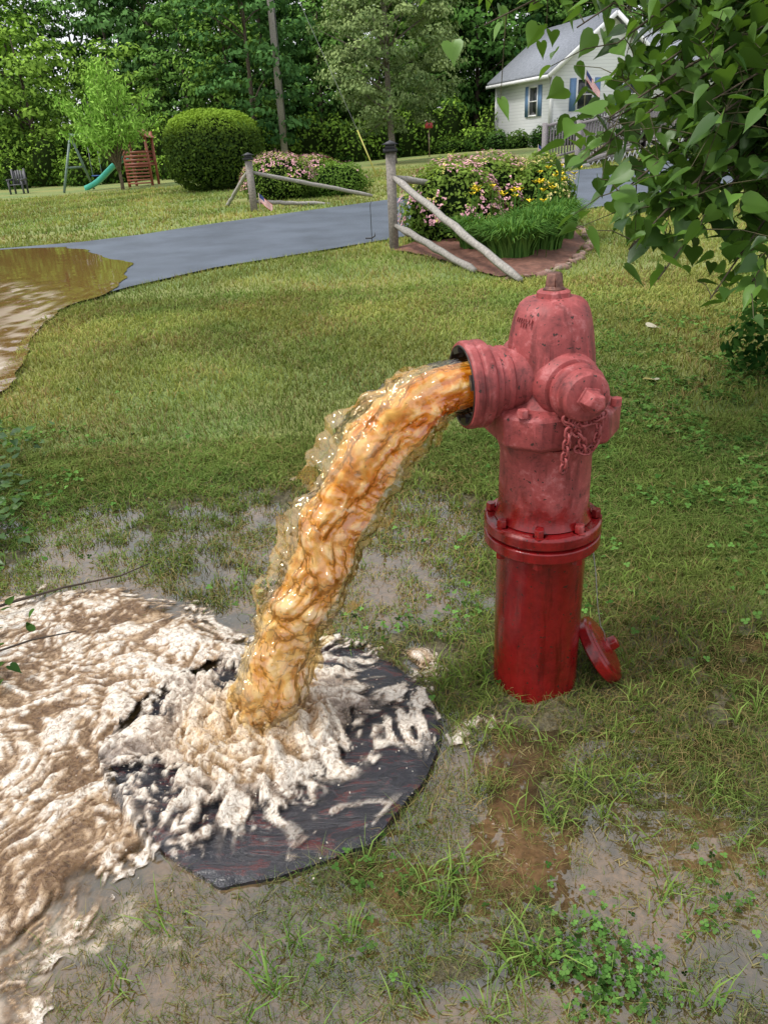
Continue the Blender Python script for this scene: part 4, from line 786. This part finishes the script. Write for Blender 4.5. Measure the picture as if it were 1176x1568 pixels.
def branch(tip,nl,spread,sz,bright,z0=None,r0=.016):
    tip=np.array(tip,float); zs=z0 if z0 else min(3.2,max(1.0,tip[2]+.35)); s0=np.array([2.95,4.15,zs]); mid=(s0+tip)/2+np.array([0,0,.28])+rng.normal(0,.06,3)
    s=np.linspace(0,1,12)[:,None]; P=(1-s)**2*s0+2*s*(1-s)*mid+s*s*tip; bk.tube(P,np.linspace(r0,.003,12),6,(.10,.075,.05))
    k=nl; u=rng.uniform(.25,1.02,k)**.8; Q=np.stack([np.interp(u,np.linspace(0,1,12),P[:,j]) for j in range(3)],-1); off=rng.normal(0,1,(k,3))*np.array([1,1,.7])*spread*(.5+u[:,None]*.6)*rng.random((k,1))**.5
    Q2=Q+off
    a=rng.random(k)*6.283; D=np.c_[np.cos(a),np.sin(a),rng.uniform(-1.1,-.1,k)]+off/spread*.35; Nn=np.c_[rng.normal(0,.45,k),rng.normal(0,.45,k)-.1,np.ones(k)]
    Y_=np.cross(Nn,D); Nn2=np.cross(D,Y_); Nn2/=np.linalg.norm(Nn2,axis=1)[:,None]
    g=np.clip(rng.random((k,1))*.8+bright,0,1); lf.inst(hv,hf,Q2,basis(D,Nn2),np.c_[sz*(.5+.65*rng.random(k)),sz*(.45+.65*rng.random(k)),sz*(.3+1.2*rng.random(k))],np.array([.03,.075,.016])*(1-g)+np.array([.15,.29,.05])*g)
    for i in range(0,k,3):
        bk.tube([Q[i],(Q[i]+Q2[i])/2+np.array([0,0,.02]),Q2[i]],[.003,.002,.0015],4,(.10,.09,.04),False)
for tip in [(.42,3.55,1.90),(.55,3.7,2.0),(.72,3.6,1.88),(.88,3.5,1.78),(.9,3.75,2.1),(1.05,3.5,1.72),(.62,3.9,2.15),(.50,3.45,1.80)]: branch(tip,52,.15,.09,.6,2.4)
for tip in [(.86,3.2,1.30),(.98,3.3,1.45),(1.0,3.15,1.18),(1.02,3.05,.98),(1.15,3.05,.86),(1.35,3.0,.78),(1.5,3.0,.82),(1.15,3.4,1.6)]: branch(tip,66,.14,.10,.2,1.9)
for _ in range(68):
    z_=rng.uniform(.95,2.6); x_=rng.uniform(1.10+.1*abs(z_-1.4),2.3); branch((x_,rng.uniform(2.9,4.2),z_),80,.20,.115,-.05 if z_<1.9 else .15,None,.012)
lf.build('leaves',M_big,ot); bk.build('trunk_and_branches',M_bark,ot,True)
mb=MB()
for (x_,y_,z_,r_,k) in ((2.55,3.9,.35,.36,900),(2.75,4.6,.5,.45,900),(2.35,4.4,.25,.25,500)):
    leafball(mb,(x_,y_,z_),(r_,r_,r_),k,.055,(.02,.06,.015),(.10,.20,.04),.3)
mb.build('edge_shrub',M_leaf)
fb_=empty('fallen_branch'); mb=MB(); bk=MB(); P=np.array([(-1.55,2.0,.05),(-1.3,2.16,.06),(-1.15,2.26,.05),(-.97,2.34,.04),(-.88,2.40,.05)]); bk.tube(P,[.005,.005,.004,.003,.002],6,(.07,.05,.035)); bk.tube([(-1.5,1.7,.04),(-1.3,1.83,.06),(-1.12,1.92,.07),(-1.0,1.97,.06)],[.004,.004,.003,.002],6,(.07,.05,.035))
k=60; Q=np.c_[rng.uniform(-1.65,-1.12,k),rng.uniform(1.72,2.12,k),rng.uniform(.03,.13,k)]; a=rng.random(k)*6.28; D=np.c_[np.cos(a),np.sin(a),rng.normal(0,.3,k)]; Nn=np.c_[rng.normal(0,.4,(k,2)),np.ones(k)]; Nn/=np.linalg.norm(Nn,axis=1)[:,None]; g=rng.random((k,1))
mb.inst(hv*np.array([1,.6,1]),hf,Q,basis(D,Nn),rng.uniform(.03,.06,k),np.array([.02,.05,.015])*(1-g)+np.array([.07,.14,.03])*g); mb.build('leaves',M_leaf,fb_); bk.build('twigs',M_bark,fb_)
mb=MB()
for (x_,y_,k,s_) in ((-2.05,3.7,120,.25),(-1.85,3.2,90,.2),(-1.66,2.75,90,.18),(-1.95,2.9,140,.25),(-1.6,2.45,50,.14)):
    Q=np.c_[x_+rng.normal(0,s_*.5,k),y_+rng.normal(0,s_*.5,k),np.abs(rng.normal(.04,.08,k))]; a=rng.random(k)*6.28; D=np.c_[np.cos(a),np.sin(a),rng.normal(.1,.3,k)]; Nn=np.c_[rng.normal(0,.4,(k,2)),np.ones(k)]; Nn/=np.linalg.norm(Nn,axis=1)[:,None]; g=rng.random((k,1))
    mb.inst(hv*np.array([1,.75,1]),hf,Q,basis(D,Nn),rng.uniform(.03,.065,k),np.array([.03,.08,.02])*(1-g)+np.array([.10,.20,.04])*g)
mb.build('leafy_weeds',M_big)
for i,(x_,y_) in enumerate([(2.08,5.63),(1.66,4.28)]):
    mb=MB(); mb.inst(hv,hf,np.array([[0,0,0.]]),np.eye(3)[None],np.array([.10]),np.array([[.6,.55,.42]])); ob=mb.build('fallen_leaf',M_big); ob.location=(x_,y_,float(gz(x_,y_))+.045); ob.rotation_euler=(.2,.1,i*2)

# ------------------------------------------------------------------ world, light, camera
EL,AZ=math.radians(58),math.radians(-105)
w=bpy.data.worlds.new('World'); scene.world=w; w.use_nodes=True; n=w.node_tree; n.nodes.clear(); o=n.nodes.new('ShaderNodeOutputWorld'); bg=n.nodes.new('ShaderNodeBackground'); sk=n.nodes.new('ShaderNodeTexSky'); sk.sky_type='NISHITA'; sk.sun_disc=False; sk.sun_elevation=EL; sk.sun_rotation=AZ; sk.dust_density=4; sk.air_density=1.0; sk.ozone_density=1
hz=mixc(n,.7,sk.outputs[0],(9.8,9.9,10.2)); n.links.new(hz,bg.inputs[0]); bg.inputs[1].default_value=.15; n.links.new(bg.outputs[0],o.inputs[0])
sl_=bpy.data.lights.new('sun','SUN'); sl_.energy=2.6; sl_.angle=math.radians(10); sl_.color=(1,.975,.93); so=bpy.data.objects.new('sun',sl_); scene.collection.objects.link(so)
dirv=Vector((math.sin(AZ)*math.cos(EL),math.cos(AZ)*math.cos(EL),math.sin(EL))); so.rotation_euler=dirv.to_track_quat('Z','Y').to_euler(); so.location=dirv*50
cd=bpy.data.cameras.new('camera'); cam=bpy.data.objects.new('camera',cd); scene.collection.objects.link(cam); scene.camera=cam
cd.sensor_fit='VERTICAL'; cd.sensor_height=36; cd.lens=26; cd.clip_end=1000; cd.clip_start=.05
cam.matrix_world=Matrix.Translation((0,0,1.4))@Matrix.Rotation(math.radians(90-26.4),4,'X')@Matrix.Rotation(math.radians(-3.2),4,'Z')
print('DONE')
